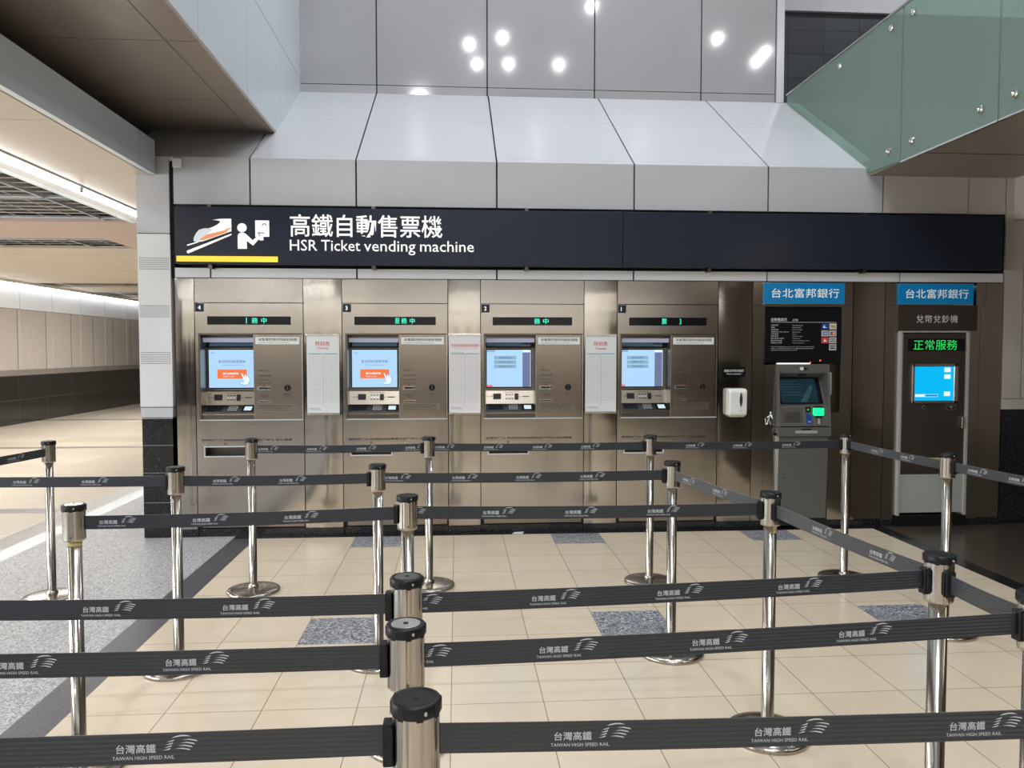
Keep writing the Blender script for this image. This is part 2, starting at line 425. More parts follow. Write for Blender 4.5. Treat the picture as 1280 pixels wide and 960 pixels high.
m.box(-2.375, 4.96, YF + 0.05, YF + 0.16, 2.805, 2.825, 'black_flat')
struct('trim_2', m)
m = MB()                                        # sloping ledge
led = [-2.75, -1.735, -0.85, 0.348, 1.548, 2.748]
Yb, Zb = 8.6, 4.34
for a, b in zip(led, led[1:] + [3.80]):
    for t0, t1 in ((0.0, 0.035), (0.035, 0.55), (0.55, 1.0)):
        y0, z0 = YF + (Yb - YF) * t0, 3.215 + (Zb - 3.215) * t0; y1, z1 = YF + (Yb - YF) * t1, 3.215 + (Zb - 3.215) * t1
        g2 = 0.0025
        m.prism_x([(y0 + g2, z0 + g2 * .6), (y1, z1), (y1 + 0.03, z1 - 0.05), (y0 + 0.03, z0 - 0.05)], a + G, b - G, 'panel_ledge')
m.prism_x([(YF + 0.03, 3.19), (Yb + 0.03, 4.305), (Yb + 0.03, 4.2), (YF + 0.03, 3.1)], -2.75, 3.8, 'black_flat')
struct('trim_3', m)
m = MB()                                        # tall wall above the ledge
up = [-3.2, -0.845, 0.336, 1.506, 2.689, 3.53]
for a, b in zip(up, up[1:]):
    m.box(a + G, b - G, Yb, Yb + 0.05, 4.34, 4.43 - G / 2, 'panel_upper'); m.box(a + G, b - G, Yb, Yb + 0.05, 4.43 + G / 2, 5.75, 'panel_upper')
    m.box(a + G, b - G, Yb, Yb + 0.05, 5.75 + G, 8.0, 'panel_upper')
m.box(3.53 + G, 3.62, Yb - 0.01, Yb + 0.9, 4.34, 8.0, 'panel_ledge')
m.box(-3.2, 3.55, Yb + 0.03, Yb + 0.2, 4.3, 8.0, 'black_flat')
struct('wall_back', m)
m = MB(); m.box(3.0, 9.6, 9.5, 9.7, 3.0, 5.72, 'slate_tile'); m.box(3.0, 9.6, 9.45, 9.7, 5.72, 8, 'panel_ledge')
struct('wall_upper', m)

# steel cladding of the ticket wall
ML = [-2.21, -0.98, 0.206, 1.405]; MW = 0.905
m = MB()
def bowed(x0, x1, z0, z1, bow=0.004, n=8):
    vs = []; fs = []
    for j in range(n + 1):
        for i in range(n + 1):
            u, v = i / n, j / n
            vs.append((x0 + (x1 - x0) * u, YF - bow * (1 - (2 * u - 1) ** 2) * (1 if n else 0), z0 + (z1 - z0) * v))
    for j in range(n):
        for i in range(n): k = j * (n + 1) + i; fs.append((k, k + 1, k + n + 2, k + n + 1))
    m.add(vs, fs, 'steel_pillar', True)
    m.box(x0, x1, YF + 0.001, YF + 0.05, z0, z1, 'steel_pillar')


g = 0.003
pil = [(-2.37, -2.21), (ML[0] + MW, ML[1]), (ML[1] + MW, ML[2]), (ML[2] + MW, ML[3]), (2.31, 2.62), (3.545, 3.84)]
for a, b in pil: bowed(a + g, b - g, 0.07, 2.205)
for l in ML: m.box(l + g, l + MW - g, YF, YF + 0.05, 2.003, 2.205, 'steel')
# around the cash machine
m.box(2.62 + g, 2.717, YF, YF + 0.05, 2.003, 2.205, 'steel'); m.box(3.453, 3.54, YF, YF + 0.05, 2.003, 2.205, 'steel')
m.box(2.62 + g, 2.73, YF, YF + 0.05, 0.07, 2.0, 'steel'); m.box(3.435, 3.54, YF, YF + 0.05, 0.07, 2.0, 'steel')
m.box(2.73 + g, 2.838, YF, YF + 0.05, 0.07, 1.47, 'steel')
m.box(3.33, 3.435, YF, YF + 0.05, 0.07, 1.045, 'steel')
m.box(2.73, 3.435, YF + 0.002, YF + 0.05, 1.985, 2.005, 'steel')
# around the exchange machine
m.box(3.84 + g, 3.95, YF, YF + 0.05, 2.003, 2.205, 'steel'); m.box(4.695, 4.78, YF, YF + 0.05, 2.003, 2.205, 'steel')
m.box(3.84 + g, 3.95, YF, YF + 0.05, 0.06, 2.0, 'steel'); m.box(4.645, 4.735, YF, YF + 0.05, 0.06, 2.0, 'steel')
m.box(4.735 + g, 4.95, YF, YF + 0.05, 0.07, 2.0, 'steel'); m.box(4.78 + g, 4.95, YF, YF + 0.05, 2.0, 2.205, 'steel')
m.box(3.95, 4.645, YF + 0.01, YF + 0.05, 0.0, 0.06, 'granite_black')
m.box(-2.37, 4.95, YF + 0.75, YF + 0.85, 0.0, 2.205, 'black_flat')
for x in (-2.215, 2.617, 3.543, 3.838):                      # dark backs behind the joints
    m.box(x - 0.02, x + 0.02, YF + 0.04, YF + 0.06, 0.02, 2.2, 'black_flat')
for l in ML: m.box(l - 0.03, l + 0.001, YF + 0.03, YF + 0.06, 0.02, 2.2, 'black_flat'); m.box(l + MW - 0.001, l + MW + 0.03, YF + 0.03, YF + 0.06, 0.02, 2.2, 'black_flat')
for a, b in ((-2.37, -2.21), (ML[0] + MW, ML[1]), (ML[1] + MW, ML[2]), (ML[2] + MW, ML[3]), (2.31, 2.84), (3.325, 3.95), (4.64, 4.95)): m.box(a, b, YF + 0.004, YF + 0.06, 0.0, 0.068, 'granite_black')
# bin pictogram and slot in the strip beside the cash machine
px, pz = 2.735, 0.935
def F2(u, v): return (px + 0.01 + u * 0.085, YF - 0.001, pz + v * 0.115)
m.poly([(0.45, 0.0), (0.50, 0.72), (0.38, 0.66), (0.22, 0.60), (0.24, 0.52), (0.44, 0.55), (0.50, 0.78), (0.62, 0.82), (0.78, 0.74), (0.84, 0.40), (0.76, 0.36), (0.74, 0.0), (0.63, 0.0), (0.61, 0.34), (0.58, 0.0)], 0, 'bank_white', F2)
m.poly([(0.62 + 0.10 * math.cos(a * PI / 6), 0.92 + 0.08 * math.sin(a * PI / 6)) for a in range(12)], 0, 'bank_white', F2)
m.poly([(0.0, 0.5), (0.06, 0.5), (0.14, 0.08), (0.24, 0.08), (0.34, 0.45), (0.40, 0.45), (0.30, 0.0), (0.09, 0.0)], 0, 'bank_white', F2)
m.box(2.737, 2.825, YF - 0.001, YF + 0.01, 0.905, 0.925, 'black_flat')
struct('wall_front', m)

# pier at the left end and wall at the right end
m = MB()
m.box(-2.667, -2.40, YF, YF + 0.6, 2.58, 3.21, 'panel'); m.box(-2.667, -2.40, YF, YF + 0.6, 1.12, 2.573, 'panel_lightened')
m.box(-2.66, -2.405, YF + 0.01, YF + 0.6, 0.0, 3.2, 'black_flat')
m.box(-2.662, -2.402, YF - 0.002, YF + 0.6, 1.03, 1.113, 'panel_ledge')
for z0, z1 in ((0.01, 0.30), (0.304, 0.555), (0.559, 0.79), (0.794, 1.018)):
    m.box(-2.655, -2.405, YF, YF + 0.6, z0, z1, 'granite_black'); m.box(-2.655, -2.405, YF + 0.002, YF + 0.1, z1 - 0.002, z1 + 0.006, 'ink_grey')
for z0 in (2.280, 1.880, 1.487):
    for r in range(6):
        for c in range(16): m.disc_y(-2.648 + c * 0.0153, z0 + r * 0.0185, 0.0048, YF - 0.0008, YF + 0.001, 'perforation', 8)
struct('column', m)
m = MB()
m.box(4.96, 5.135, YF, YF + 0.2, 1.16, 3.2, 'panel_warm'); m.box(5.145, 6.5, YF, YF + 0.2, 1.16, 3.2, 'panel_warm')
m.box(4.96, 6.5, YF - 0.003, YF + 0.2, 1.06, 1.155, 'panel_warm')
m.box(4.95, 6.5, YF + 0.02, YF + 0.3, 0.0, 3.2, 'black_flat')
for z0, z1 in ((0.03, 0.27), (0.276, 0.53), (0.536, 0.785), (0.791, 1.055)): m.box(4.965, 6.5, YF + 0.002, YF + 0.2, z0, z1, 'granite_black')
m.box(4.60, 4.95, YF + 0.005, YF + 0.1, 2.825, 3.2, 'panel_warm')
m.box(5.03, 6.5, YF - 0.35, YF, 2.77, 3.2, 'panel_warm')
struct('wall_right', m)

# left upper fascia, soffit, beam and corridor ceiling
m = MB()
ys = [-10, -4.3, -3.1, -1.9, -0.7, 0.49, 1.68, 2.87, 4.06, 5.26, 6.45, 7.64, 8.75]
for a, b in zip(ys, ys[1:]):
    m.box(XL - 0.06, XL, a + 0.004, b - 0.004, 3.61, 4.476, 'panel_blue'); m.box(XL - 0.06, XL, a + 0.004, b - 0.004, 4.484, 8.0, 'panel_blue')
m.box(XL - 0.3, XL - 0.03, -10, 8.75, 3.62, 8.0, 'black_flat')
struct('wall_left', m)
m = MB()
for a, b in zip(ys, ys[1:]):
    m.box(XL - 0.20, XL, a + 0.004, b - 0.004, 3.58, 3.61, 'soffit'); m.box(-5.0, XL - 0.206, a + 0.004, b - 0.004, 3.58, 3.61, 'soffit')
m.box(-5.0, XL - 0.02, -10, 8.75, 3.606, 3.64, 'black_flat')
struct('ceiling_soffit', m)
m = MB()
bs = [-10, -6.2, -4, -1.8, 0.4, 2.6, 4.42, 6.45, 6.80]
for a, b in zip(bs, bs[1:]): m.box(-2.56, -2.50, a + 0.004, b - 0.004, 3.06, 3.34, 'panel_blue')
m.box(-2.9, -2.53, -10, 6.80, 3.075, 3.33, 'black_flat')
struct('trim_4', m)
m = MB()
def cl(x0, x1, y0, y1, mt, z=3.06): m.box(x0, x1, y0 + 0.004, y1 - 0.004, z, z + 0.04, mt)
cy = [-10, -6, -3.5, -1.2, 1.2, 3.3, 5.25, 6.75, 9.3]
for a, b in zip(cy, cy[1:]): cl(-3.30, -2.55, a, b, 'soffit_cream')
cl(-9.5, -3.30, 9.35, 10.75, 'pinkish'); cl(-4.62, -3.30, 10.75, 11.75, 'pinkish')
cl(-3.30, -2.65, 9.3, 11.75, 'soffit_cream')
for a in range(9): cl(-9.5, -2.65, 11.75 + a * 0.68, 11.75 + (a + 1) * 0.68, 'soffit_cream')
cl(-9.5, -2.65, 18.9, 20.6, 'soffit_cream'); cl(-9.5, -2.65, 22.6, 30, 'soffit_cream')
m.box(-9.5, -2.55, -10, 30, 3.16, 3.26, 'black_flat')
struct('ceiling', m)
m = MB()                                        # black open-cell grilles let into the corridor ceiling
def grid(x0, x1, y0, y1, st=0.2):
    n = int((y1 - y0) / st)
    for i in range(n + 1): m.box(x0, x1, y0 + i * st - 0.010, y0 + i * st + 0.010, 3.098, 3.104, 'grille_bar')
    n = int((x1 - x0) / 0.3)
    for i in range(n + 1): m.box(x0 + i * 0.3 - 0.006, x0 + i * 0.3 + 0.006, y0, y1, 3.10, 3.106, 'grille_bar')
    y = math.ceil(y0)
    while y < y1: m.box(x0, x1, y - 0.014, y + 0.014, 3.075, 3.09, 'strip_light'); y += 1.2
    x = x0 + 0.6
    while x < x1: m.box(x - 0.014, x + 0.014, y0, y1, 3.075, 3.09, 'strip_light'); x += 1.2
    m.box(x0, x1, y0, y1, 3.14, 3.15, 'grille')
grid(-9.4, -3.72, 2.0, 9.33); grid(-9.4, -4.64, 10.77, 11.73); grid(-9.4, -2.7, 17.9, 18.9, 0.2); grid(-9.4, -2.7, 20.6, 22.6, 0.2)
struct('trim_5', m)

# long corridor wall far left
m = MB()
m.box(-9.75, -9.47, -10, 32, 1.17, 2.48, 'corridor_panel'); m.box(-9.75, -9.47, -10, 32, 2.49, 3.2, mat('pale_wall_panel', (0.66, 0.68, 0.72), 0.25))
m.box(-9.75, -9.46, -10, 32, 1.05, 1.17, 'granite_brown'); m.box(-9.75, -9.47, -10, 32, 0.0, 1.05, 'corridor_granite')
for k in range(30): m.box(-9.47, -9.465, -9.8 + k * 1.38, -9.785 + k * 1.38, 1.17, 3.0, 'strip_light')
struct('wall_corridor', m)
m = MB(); m.box(-9.75, 9.6, 30, 30.2, 0, 3.3, 'hall_warm'); struct('wall_far', m)

# right: underside of the upper floor, and the upper floor with its glass front
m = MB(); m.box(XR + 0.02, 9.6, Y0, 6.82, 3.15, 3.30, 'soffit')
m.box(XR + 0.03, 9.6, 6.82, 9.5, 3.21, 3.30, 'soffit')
for y in (6.0, 4.8, 3.6): m.box(XR + 0.02, 9.6, y - 0.004, y + 0.004, 3.148, 3.15, 'black_flat')
struct('ceiling_lower', m)
# wall and ceiling of the hall behind the photographer
m = MB()
m.box(-9.75, 6.6, Y0 - 0.3, Y0, 1.15, 2.75, 'hall_warm'); m.box(-9.75, 6.6, Y0 - 0.3, Y0, 2.75, 8.0, 'panel')
m.box(-9.75, 9.6, Y0 - 0.3, Y0 + 0.01, 0.0, 1.15, 'granite_black'); m.box(6.6, 9.6, Y0 - 0.3, Y0, 1.15, 8.0, 'panel_warm')
for x in (-8.6, -6.6, -4.9, -3.0, -1.4, 0.5, 2.2): m.box(x, x + 0.7, Y0 - 0.05, Y0 + 0.02, 0.0, 2.1, 'black_flat')  # black rectangles added to reflect as dark bands in the posts
struct('wall_hall', m)
m = MB(); m.box(-9.75, 9.6, Y0 - 0.3, 9.7, 8.0, 8.2, 'panel'); struct('ceiling_hall', m)
m = MB(); m.box(9.6, 9.8, Y0 - 0.3, 9.7, 0.0, 8.2, 'soffit'); struct('wall_side', m)

# ------------------------------------------------------------------ glass balustrade above right
t = thing('glass_balustrade', 'frosted green glass panels with round steel bolts along the upper floor edge', 'balustrade', (XR, 0, 3.15))
seams = [-1.2, 0.03, 1.25, 2.56, 3.86, 5.11, 6.28, 8.56]
for a, b in zip(seams, seams[1:]):
    m = MB()
    zb0 = 0.0
    if b > 8: m.prism_x([(a + 0.006, 0.0), (6.80, 0.02), (b - 0.02, 1.16), (b - 0.02, 1.25), (a + 0.006, 1.25)], -0.012, 0.0, 'glass_green')
    else: m.box(-0.012, 0.0, a + 0.006, b - 0.006, 0.0, 1.25, 'glass_green')
    m.build('glass_panel', t)
    m = MB()
    m.box(-0.018, 0.006, a + 0.004, b - 0.004, 1.25, 1.265, 'steel_bright_edge')
    m.build('top_rail', t)
    if b < 8: m = MB(); m.box(-0.014, 0.002, a + 0.004, b - 0.004, -0.012, 0.0, 'steel_bright_edge'); m.build('lower_rail', t)
    for y, z in ((a + 0.17, 0.12), (b - 0.17 if b < 8 else a + 0.19 + 0.0, 0.12), (a + 0.16, 1.14), (b - 0.16 if b < 8 else 7.32, 1.14)):
        if b > 8 and z < 1 and y != a + 0.17: continue
        bo = MB()
        n = 20; vs = []
        for (r, x) in ((0.028, 0.0), (0.028, -0.012), (0.018, -0.020), (0.006, -0.014)):
            vs += [(x - 0.012, y + r * math.cos(2 * PI * i / n), z + r * math.sin(2 * PI * i / n)) for i in range(n)]
        fs = [(k * n + i, (k + 1) * n + i, (k + 1) * n + (i + 1) % n, k * n + (i + 1) % n) for k in range(3) for i in range(n)] + [tuple(range(3 * n, 4 * n))]
        bo.add(vs, fs, 'steel_bright', False); bo.build('bolt', t)

# ------------------------------------------------------------------ corridor fluorescent lamp
t = thing('fluorescent_lamp', 'long bright fluorescent strip lamp under the left corridor ceiling', 'lamp', (-3.48, 0, 3.03))
m = MB(); m.prism_y([(-0.16, -0.005), (-0.16, 0.07), (0.15, 0.07), (0.15, 0.02), (0.06, 0.045), (-0.13, 0.02), (-0.15, -0.005)], -2.0, 9.25, 'white'); m.build('housing', t)
for k in range(6):
    y0 = -1.9 + k * 1.86
    m = MB(); m.tube([(0.10, y0, 0.0), (0.10, y0 + 1.80, 0.0)], 0.022, 'tube', 10); m.build('tube', t)
    m = MB(); m.box(0.075, 0.125, y0 + 1.80, y0 + 1.86, -0.015, 0.04, 'light_grey'); m.build('lamp_holder', t)
t = thing('cove_lamp', 'thin bright light strip along the top of the corridor wall', 'lamp', (-9.30, 0, 2.98))
m = MB(); m.box(-0.10, 0.06, 2, 29, 0.03, 0.10, 'white'); m.build('housing', t)
m = MB(); m.tube([(-0.03, 2, 0.01), (-0.03, 29, 0.01)], 0.02, 'tube', 8); m.build('tube', t)
m = MB(); m.box(-2.36, -2.29, YF - 0.03, YF, 3.125, 3.195, 'white')
tag(m.build('sensor_box', bevel=0.005), 'small white square sensor box above the sign near the left column', 'sensor')

# ------------------------------------------------------------------ overhead sign
YS = 6.70


def ray(px, py):
    c, s = math.cos(YAW), math.sin(YAW); cp, sp = math.cos(PITCH), math.sin(PITCH)
    F = Vector((s * cp, c * cp, -sp)); R = Vector((c, -s, 0)); U = R.cross(F)
    return F + R * ((px - 640) / FPX) + U * ((480 - py) / FPX)


t = thing('overhead_sign', 'long navy sign with white lettering and train pictogram above the ticket machines', 'sign', (0, YS, 2.28))
L0, L1, Z0, Z1 = -2.318, 4.846, 0.035, 0.503
m = MB(); m.box(L0, 1.428 - 0.002, 0, 0.10, Z0, Z1, 'navy'); m.build('left_panel', t, bevel=0.003)
m = MB(); m.box(1.428 + 0.002, L1, 0, 0.10, Z0, Z1, 'navy'); m.build('right_panel', t, bevel=0.003)
m = MB()
for x in (-2.05, -0.7, 0.6, 2.2, 3.6): m.box(x - 0.015, x + 0.015, 0.04, 0.30, 0.48, 0.53, 'steel_dark'); m.box(x - 0.015, x + 0.015, 0.04, 0.30, 0.0, 0.04, 'steel_dark')
m.build('bracket', t)
m = MB(); m.text('高鐵自動售票機', -1.382, -0.118, 0.263, 0.452, -0.002, 'sign_white', bold=0.009, space=1.0)
m.build('chinese_lettering', t)
for wd, u0, u1, zb in (('HSR', 493, 597, 0.1485), ('Ticket', 612, 762, 0.1485), ('vending', 776, 975, 0.118), ('machine', 993, 1203, 0.1485)):
    m = MB(); m.text(wd, -1.385 + (u0 - 493) * 0.002159, -1.385 + (u1 - 493) * 0.002159, zb, 0.240, -0.002, 'sign_white', bold=0.003)
    m.build('english_word', t)
m = MB(); m.box(L0 + 0.012, -1.485, -0.004, 0.01, 0.052, 0.098, 'sign_yellow'); m.build('yellow_bar', t)
SX, SZ = (-1.485 - L0 - 0.012) / (1130 - 55), 0.415 / (655 - 100)
def PF(u, v, y=-0.002): return (L0 + 0.012 + (u - 55) * SX, y, 0.098 - (v - 605) * SZ)
def P3(y): return lambda u, v: PF(u, v, y)
m = MB()
m.poly([(237, 440), (240, 405), (265, 355), (295, 318), (345, 302), (400, 300), (440, 285), (490, 258), (522, 232), (518, 218), (480, 210), (438, 208), (520, 194), (640, 192), (640, 330), (330, 446), (262, 450)], 0, 'sign_white', P3(-0.002))
m.poly([(237, 440), (240, 405), (265, 355), (295, 318), (345, 302), (410, 299), (440, 320), (400, 350), (300, 436), (262, 446)], 0, 'sign_pale', P3(-0.0025))
m.poly([(298, 432), (330, 400), (380, 368), (560, 322), (596, 300), (640, 290), (640, 297), (610, 312), (585, 345), (400, 412), (335, 434)], 0, 'sign_orange', P3(-0.003))
m.poly([(262, 452), (300, 452), (170, 496), (165, 482)], 0, 'sign_white', P3(-0.002))
m.poly([(165, 548), (640, 354), (640, 372), (180, 578), (165, 570)], 0, 'sign_white', P3(-0.002))
m.poly([(340, 452), (640, 340), (640, 334), (335, 446)], 0, 'navy', P3(-0.0025))
m.build('train_pictogram', t)
m = MB()
m.poly([(752 + 50 * math.cos(a * PI / 16), 290 - 50 * math.sin(a * PI / 16)) for a in range(32)], 0, 'sign_white', P3(-0.002))
m.poly([(705, 522), (705, 380), (714, 358), (735, 345), (768, 345), (790, 355), (865, 428), (882, 408), (900, 400), (918, 406), (922, 424), (868, 486), (802, 434), (802, 522)], 0, 'sign_white', P3(-0.002))
m.poly([(893, 207), (1042, 207), (1042, 387), (893, 387)], 0, 'sign_white', P3(-0.002))
m.poly([(916, 340), (986, 340), (986, 352), (916, 352)], 0, 'navy', P3(-0.0025)); m.poly([(932, 350), (978, 350), (978, 424), (932, 424)], 0, 'navy', P3(-0.003))
m.poly([(940, 350), (980, 350), (980, 428), (940, 428)], 0, 'sign_white', P3(-0.0035))
m.poly([(893, 387), (940, 387), (940, 420), (920, 420)], 0, 'sign_white', P3(-0.0035))
m.poly([(962, 268), (975, 242), (1000, 238), (1020, 268), (1010, 268), (996, 248), (982, 248), (972, 268)], 0, 'navy', P3(-0.003))
m.build('passenger_pictogram', t)

# ------------------------------------------------------------------ ticket vending machines
def machine():
    t = thing('ticket_vending_machine', '', 'ticket machine', (0, YF, 0), 'row of stainless ticket vending machines')
    m = MB(); w = MW; e = 0.004
    m.box(e, w - e, 0, 0.02, 1.738, 1.997, 'steel'); m.box(e, 0.037, 0, 0.02, 1.008, 1.738, 'steel'); m.box(0.887, w - e, 0, 0.02, 1.008, 1.738, 'steel')
    m.box(e, w - e, 0, 0.02, 0.78, 1.008, 'steel'); m.box(e, 0.07, 0, 0.02, 0.693, 0.78, 'steel'); m.box(0.415, w - e, 0, 0.02, 0.693, 0.78, 'steel')
    m.box(e, w - e, 0, 0.02, 0.205, 0.693, 'steel')
    m.box(e, w - e, 0.03, 0.05, 0.075, 0.20, 'steel_bay'); m.box(e, w - e, 0.015, 0.06, 0.0, 0.068, 'granite_black')
    m.box(e, w - e, 0.30, 0.70, 0.0, 1.99, 'black_flat'); m.box(e, 0.03, 0.02, 0.3, 0.03, 1.99, 'black_flat'); m.box(w - 0.014, w - e, 0.02, 0.3, 0.03, 1.99, 'black_flat')
    # printed line above the ticket tray
    m.text('取票找零口 請確認您的車票及找零金額 請勿遺漏', 0.045, 0.80, 0.824, 0.842, -0.001, 'ink', bold=0.025); m.text('Please take your tickets and change', 0.045, 0.55, 0.812, 0.820, -0.001, 'ink')
    m.poly([(0.227, 0.806), (0.240, 0.786), (0.253, 0.806)], -0.001, 'ink_maroon')
    m.build('cabinet', t)
    m = MB()
    fr = 0.008
    m.box(0.029, 0.895, -0.006, 0.012, 1.735, 1.743, 'steel_dark'); m.box(0.029, 0.895, -0.006, 0.012, 1.000, 1.009, 'strip_light')
    m.box(0.029, 0.037, -0.006, 0.012, 1.009, 1.735, 'steel_dark'); m.box(0.887, 0.895, -0.006, 0.012, 1.009, 1.735, 'steel_bright_edge')  # bottom and right edges painted paler for bevel glint, top and left dark
    m.build('recess_frame', t)
    m = MB(); m.box(0.105, 0.80, -0.004, 0.006, 1.815, 1.886, 'black_gloss'); m.build('status_display', t, bevel=0.002)
    m = MB(); m.box(0.008, 0.078, -0.003, 0.004, 1.925, 1.994, 'navy'); m.build('number_plate', t)
    m = MB()                                   # recessed bay around the screen
    m.box(0.037, 0.043, 0.0, 0.24, 1.008, 1.735, 'steel_bay'); m.box(0.481, 0.487, 0.012, 0.24, 1.008, 1.735, 'steel_bay')
    m.box(0.037, 0.487, 0.0, 0.24, 1.73, 1.736, 'steel_bay')
    m.box(0.043, 0.481, 0.19, 0.2, 1.24, 1.73, 'steel_bay')
    m.prism_x([(0.19, 1.25), (0.14, 1.24), (0.11, 1.125), (0.19, 1.12)], 0.043, 0.481, 'steel_bay')
    m.build('screen_bay', t)
    m = MB(); m.prism_x([(0.17, 1.70), (0.05, 1.705), (0.06, 1.665), (0.17, 1.62)], 0.044, 0.480, 'black_gloss')
    m.prism_x([(0.049, 1.704), (0.046, 1.702), (0.055, 1.668), (0.059, 1.667)], 0.05, 0.475, 'lamp_bar'); m.build('light_hood', t)
    m = MB(); m.box(0.052, 0.462, 0.172, 0.192, 1.262, 1.612, 'black'); m.build('screen_bezel', t, bevel=0.003)
    m = MB()                                   # ticket and receipt slots of the control strip under the screen
    def sl(z): return 0.1095 + (z - 1.125) / 0.115 * 0.03
    def Q(u, v): return (u, sl(v) - 0.002, v)
    for x0, x1, z0, z1, mt in ((0.115, 0.185, 1.165, 1.215, 'black'), (0.305, 0.34, 1.16, 1.215, 'black'), (0.372, 0.435, 1.185, 1.192, 'black'), (0.365, 0.445, 1.17, 1.215, 'steel_bright_edge')):
        if mt == 'steel_bright_edge': continue
        m.add([(x0, sl(z0) - 0.003, z0), (x1, sl(z0) - 0.003, z0), (x1, sl(z1) - 0.003, z1), (x0, sl(z1) - 0.003, z1)], [(0, 1, 2, 3)], mt)
    m.text('信用卡 金融卡 插卡口', 0.215, 0.345, 1.222, 1.232, 0, 'ink', f=Q); m.text('Receipt', 0.06, 0.10, 1.183, 1.195, 0, 'ink', f=Q)
    for c in range(3):
        for r in range(3): x = 0.225 + c * 0.026; z = 1.165 + r * 0.018; m.add([Q(x, z), Q(x + 0.016, z), Q(x + 0.016, z + 0.008), Q(x, z + 0.008)], [(0, 1, 2, 3)], 'ink' if r % 2 == 0 else 'paper')
    m.poly([(0.347, 1.178), (0.357, 1.186), (0.347, 1.194)], 0, 'ink', Q); m.poly([(0.102, 1.182), (0.112, 1.190), (0.102, 1.198)], 0, 'ink', Q)
    m.build('card_slot_panel', t)
    m = MB(); m.prism_x([(0.12, 1.124), (0.02, 1.072), (0.02, 1.052), (0.12, 1.052)], 0.044, 0.480, 'steel_dark')
    m.box(0.044, 0.480, 0.012, 0.02, 1.045, 1.056, 'steel_bright'); m.box(0.044, 0.480, 0.02, 0.12, 1.009, 1.05, 'steel_dark')
    m.build('payment_tray', t)
    def sq(v): return 0.02 + (v - 1.072) / 0.052 * 0.10 - 0.003
    def T(u, v): return (u, sq(v), v + 0.0015)
    def tq(x0, x1, z0, z1, mt, mm): mm.add([T(x0, z0), T(x1, z0), T(x1, z1), T(x0, z1)], [(0, 1, 2, 3)], mt)
    m = MB(); tq(0.245, 0.335, 1.076, 1.12, 'atm_grey', m)
    for c in range(4):
        for r in range(3): tq(0.252 + c * 0.020, 0.266 + c * 0.020, 1.080 + r * 0.012, 1.088 + r * 0.012, 'white', m)
    m.build('keypad', t)
    m = MB(); tq(0.365, 0.47, 1.074, 1.122, 'black', m); tq(0.385, 0.448, 1.082, 1.112, 'scr_white', m); m.build('card_reader', t)
    m = MB(); tq(0.075, 0.20, 1.080, 1.115, 'black', m); m.build('ticket_pocket', t)
    m = MB()
    m.box(0.487, 0.883, 0.006, 0.03, 1.010, 1.733, 'steel_payment')
    m.box(0.485, 0.4875, 0.004, 0.03, 1.010, 1.733, 'steel_bright_edge')
    y = 0.005
    for k, (s, x1) in enumerate((('紙鈔插入口', 0.60), ('僅收100元以上紙鈔', 0.628), ('Insert banknotes', 0.61), ('NT$100 500 1000', 0.62))):
        z = 1.418 - k * 0.032 - (0.012 if k else 0); m.text(s, 0.522, x1, z, z + (0.016 if k < 2 else 0.010), y, 'ink')
    m.poly([(0.555, 1.303), (0.568, 1.286), (0.581, 1.303)], y, 'ink_maroon')
    m.text('收據出口', 0.535, 0.605, 1.205, 1.219, y, 'ink'); m.poly([(0.561, 1.198), (0.570, 1.185), (0.579, 1.198)], y, 'ink_maroon')
    m.text('硬幣投入口', 0.735, 0.80, 1.213, 1.228, y, 'ink'); m.text('Insert coins', 0.735, 0.825, 1.198, 1.207, y, 'ink')
    m.build('payment_panel', t)
    m = MB(); m.box(0.512, 0.628, -0.004, 0.008, 1.258, 1.29, 'steel_bright_edge'); m.box(0.528, 0.606, -0.0055, 0.0, 1.267, 1.281, 'black'); m.box(0.612, 0.622, -0.0055, 0.0, 1.264, 1.284, 'black'); m.build('banknote_slot', t)
    m = MB(); m.box(0.515, 0.625, -0.001, 0.008, 1.150, 1.170, 'steel_bright_edge'); m.box(0.520, 0.620, -0.002, 0.0, 1.156, 1.163, 'black'); m.build('receipt_slot', t)
    m = MB(); m.disc_y(0.766, 1.277, 0.027, -0.006, 0.008, 'black'); m.box(0.763, 0.769, -0.0075, -0.004, 1.258, 1.296, 'steel_dark'); m.build('coin_inlet', t)
    m = MB(); m.box(0.512, 0.832, 0.003, 0.007, 1.075, 1.135, 'steel_bay')
    for k, s in enumerate(('本機可使用現金信用卡金融卡購票', '請依螢幕指示操作 如有問題請洽服務台', 'For assistance please ask the station staff')): m.text(s, 0.52, 0.80 - 0.03 * (k % 2), 1.118 - k * 0.018, 1.130 - k * 0.018, 0.0015, 'ink')
    m.build('instruction_plate', t)
    m = MB(); m.box(0.502, 0.868, 0.002, 0.007, 1.650, 1.710, 'white'); m.text('本售票機提供找紙鈔服務', 0.525, 0.850, 1.677, 1.702, 0.0012, 'ink', bold=0.008); m.text('Change in banknotes and coins', 0.525, 0.78, 1.658, 1.668, 0.0012, 'ink'); m.build('notice_sticker', t)
    m = MB()
    m.box(0.062, 0.422, -0.006, 0.012, 0.772, 0.782, 'strip_light'); m.box(0.062, 0.422, -0.006, 0.012, 0.688, 0.697, 'strip_light'); m.box(0.062, 0.071, -0.006, 0.012, 0.697, 0.772, 'strip_light'); m.box(0.413, 0.422, -0.006, 0.012, 0.697, 0.772, 'strip_light')  # pale metal paints in the bright bevel glint of this chrome frame
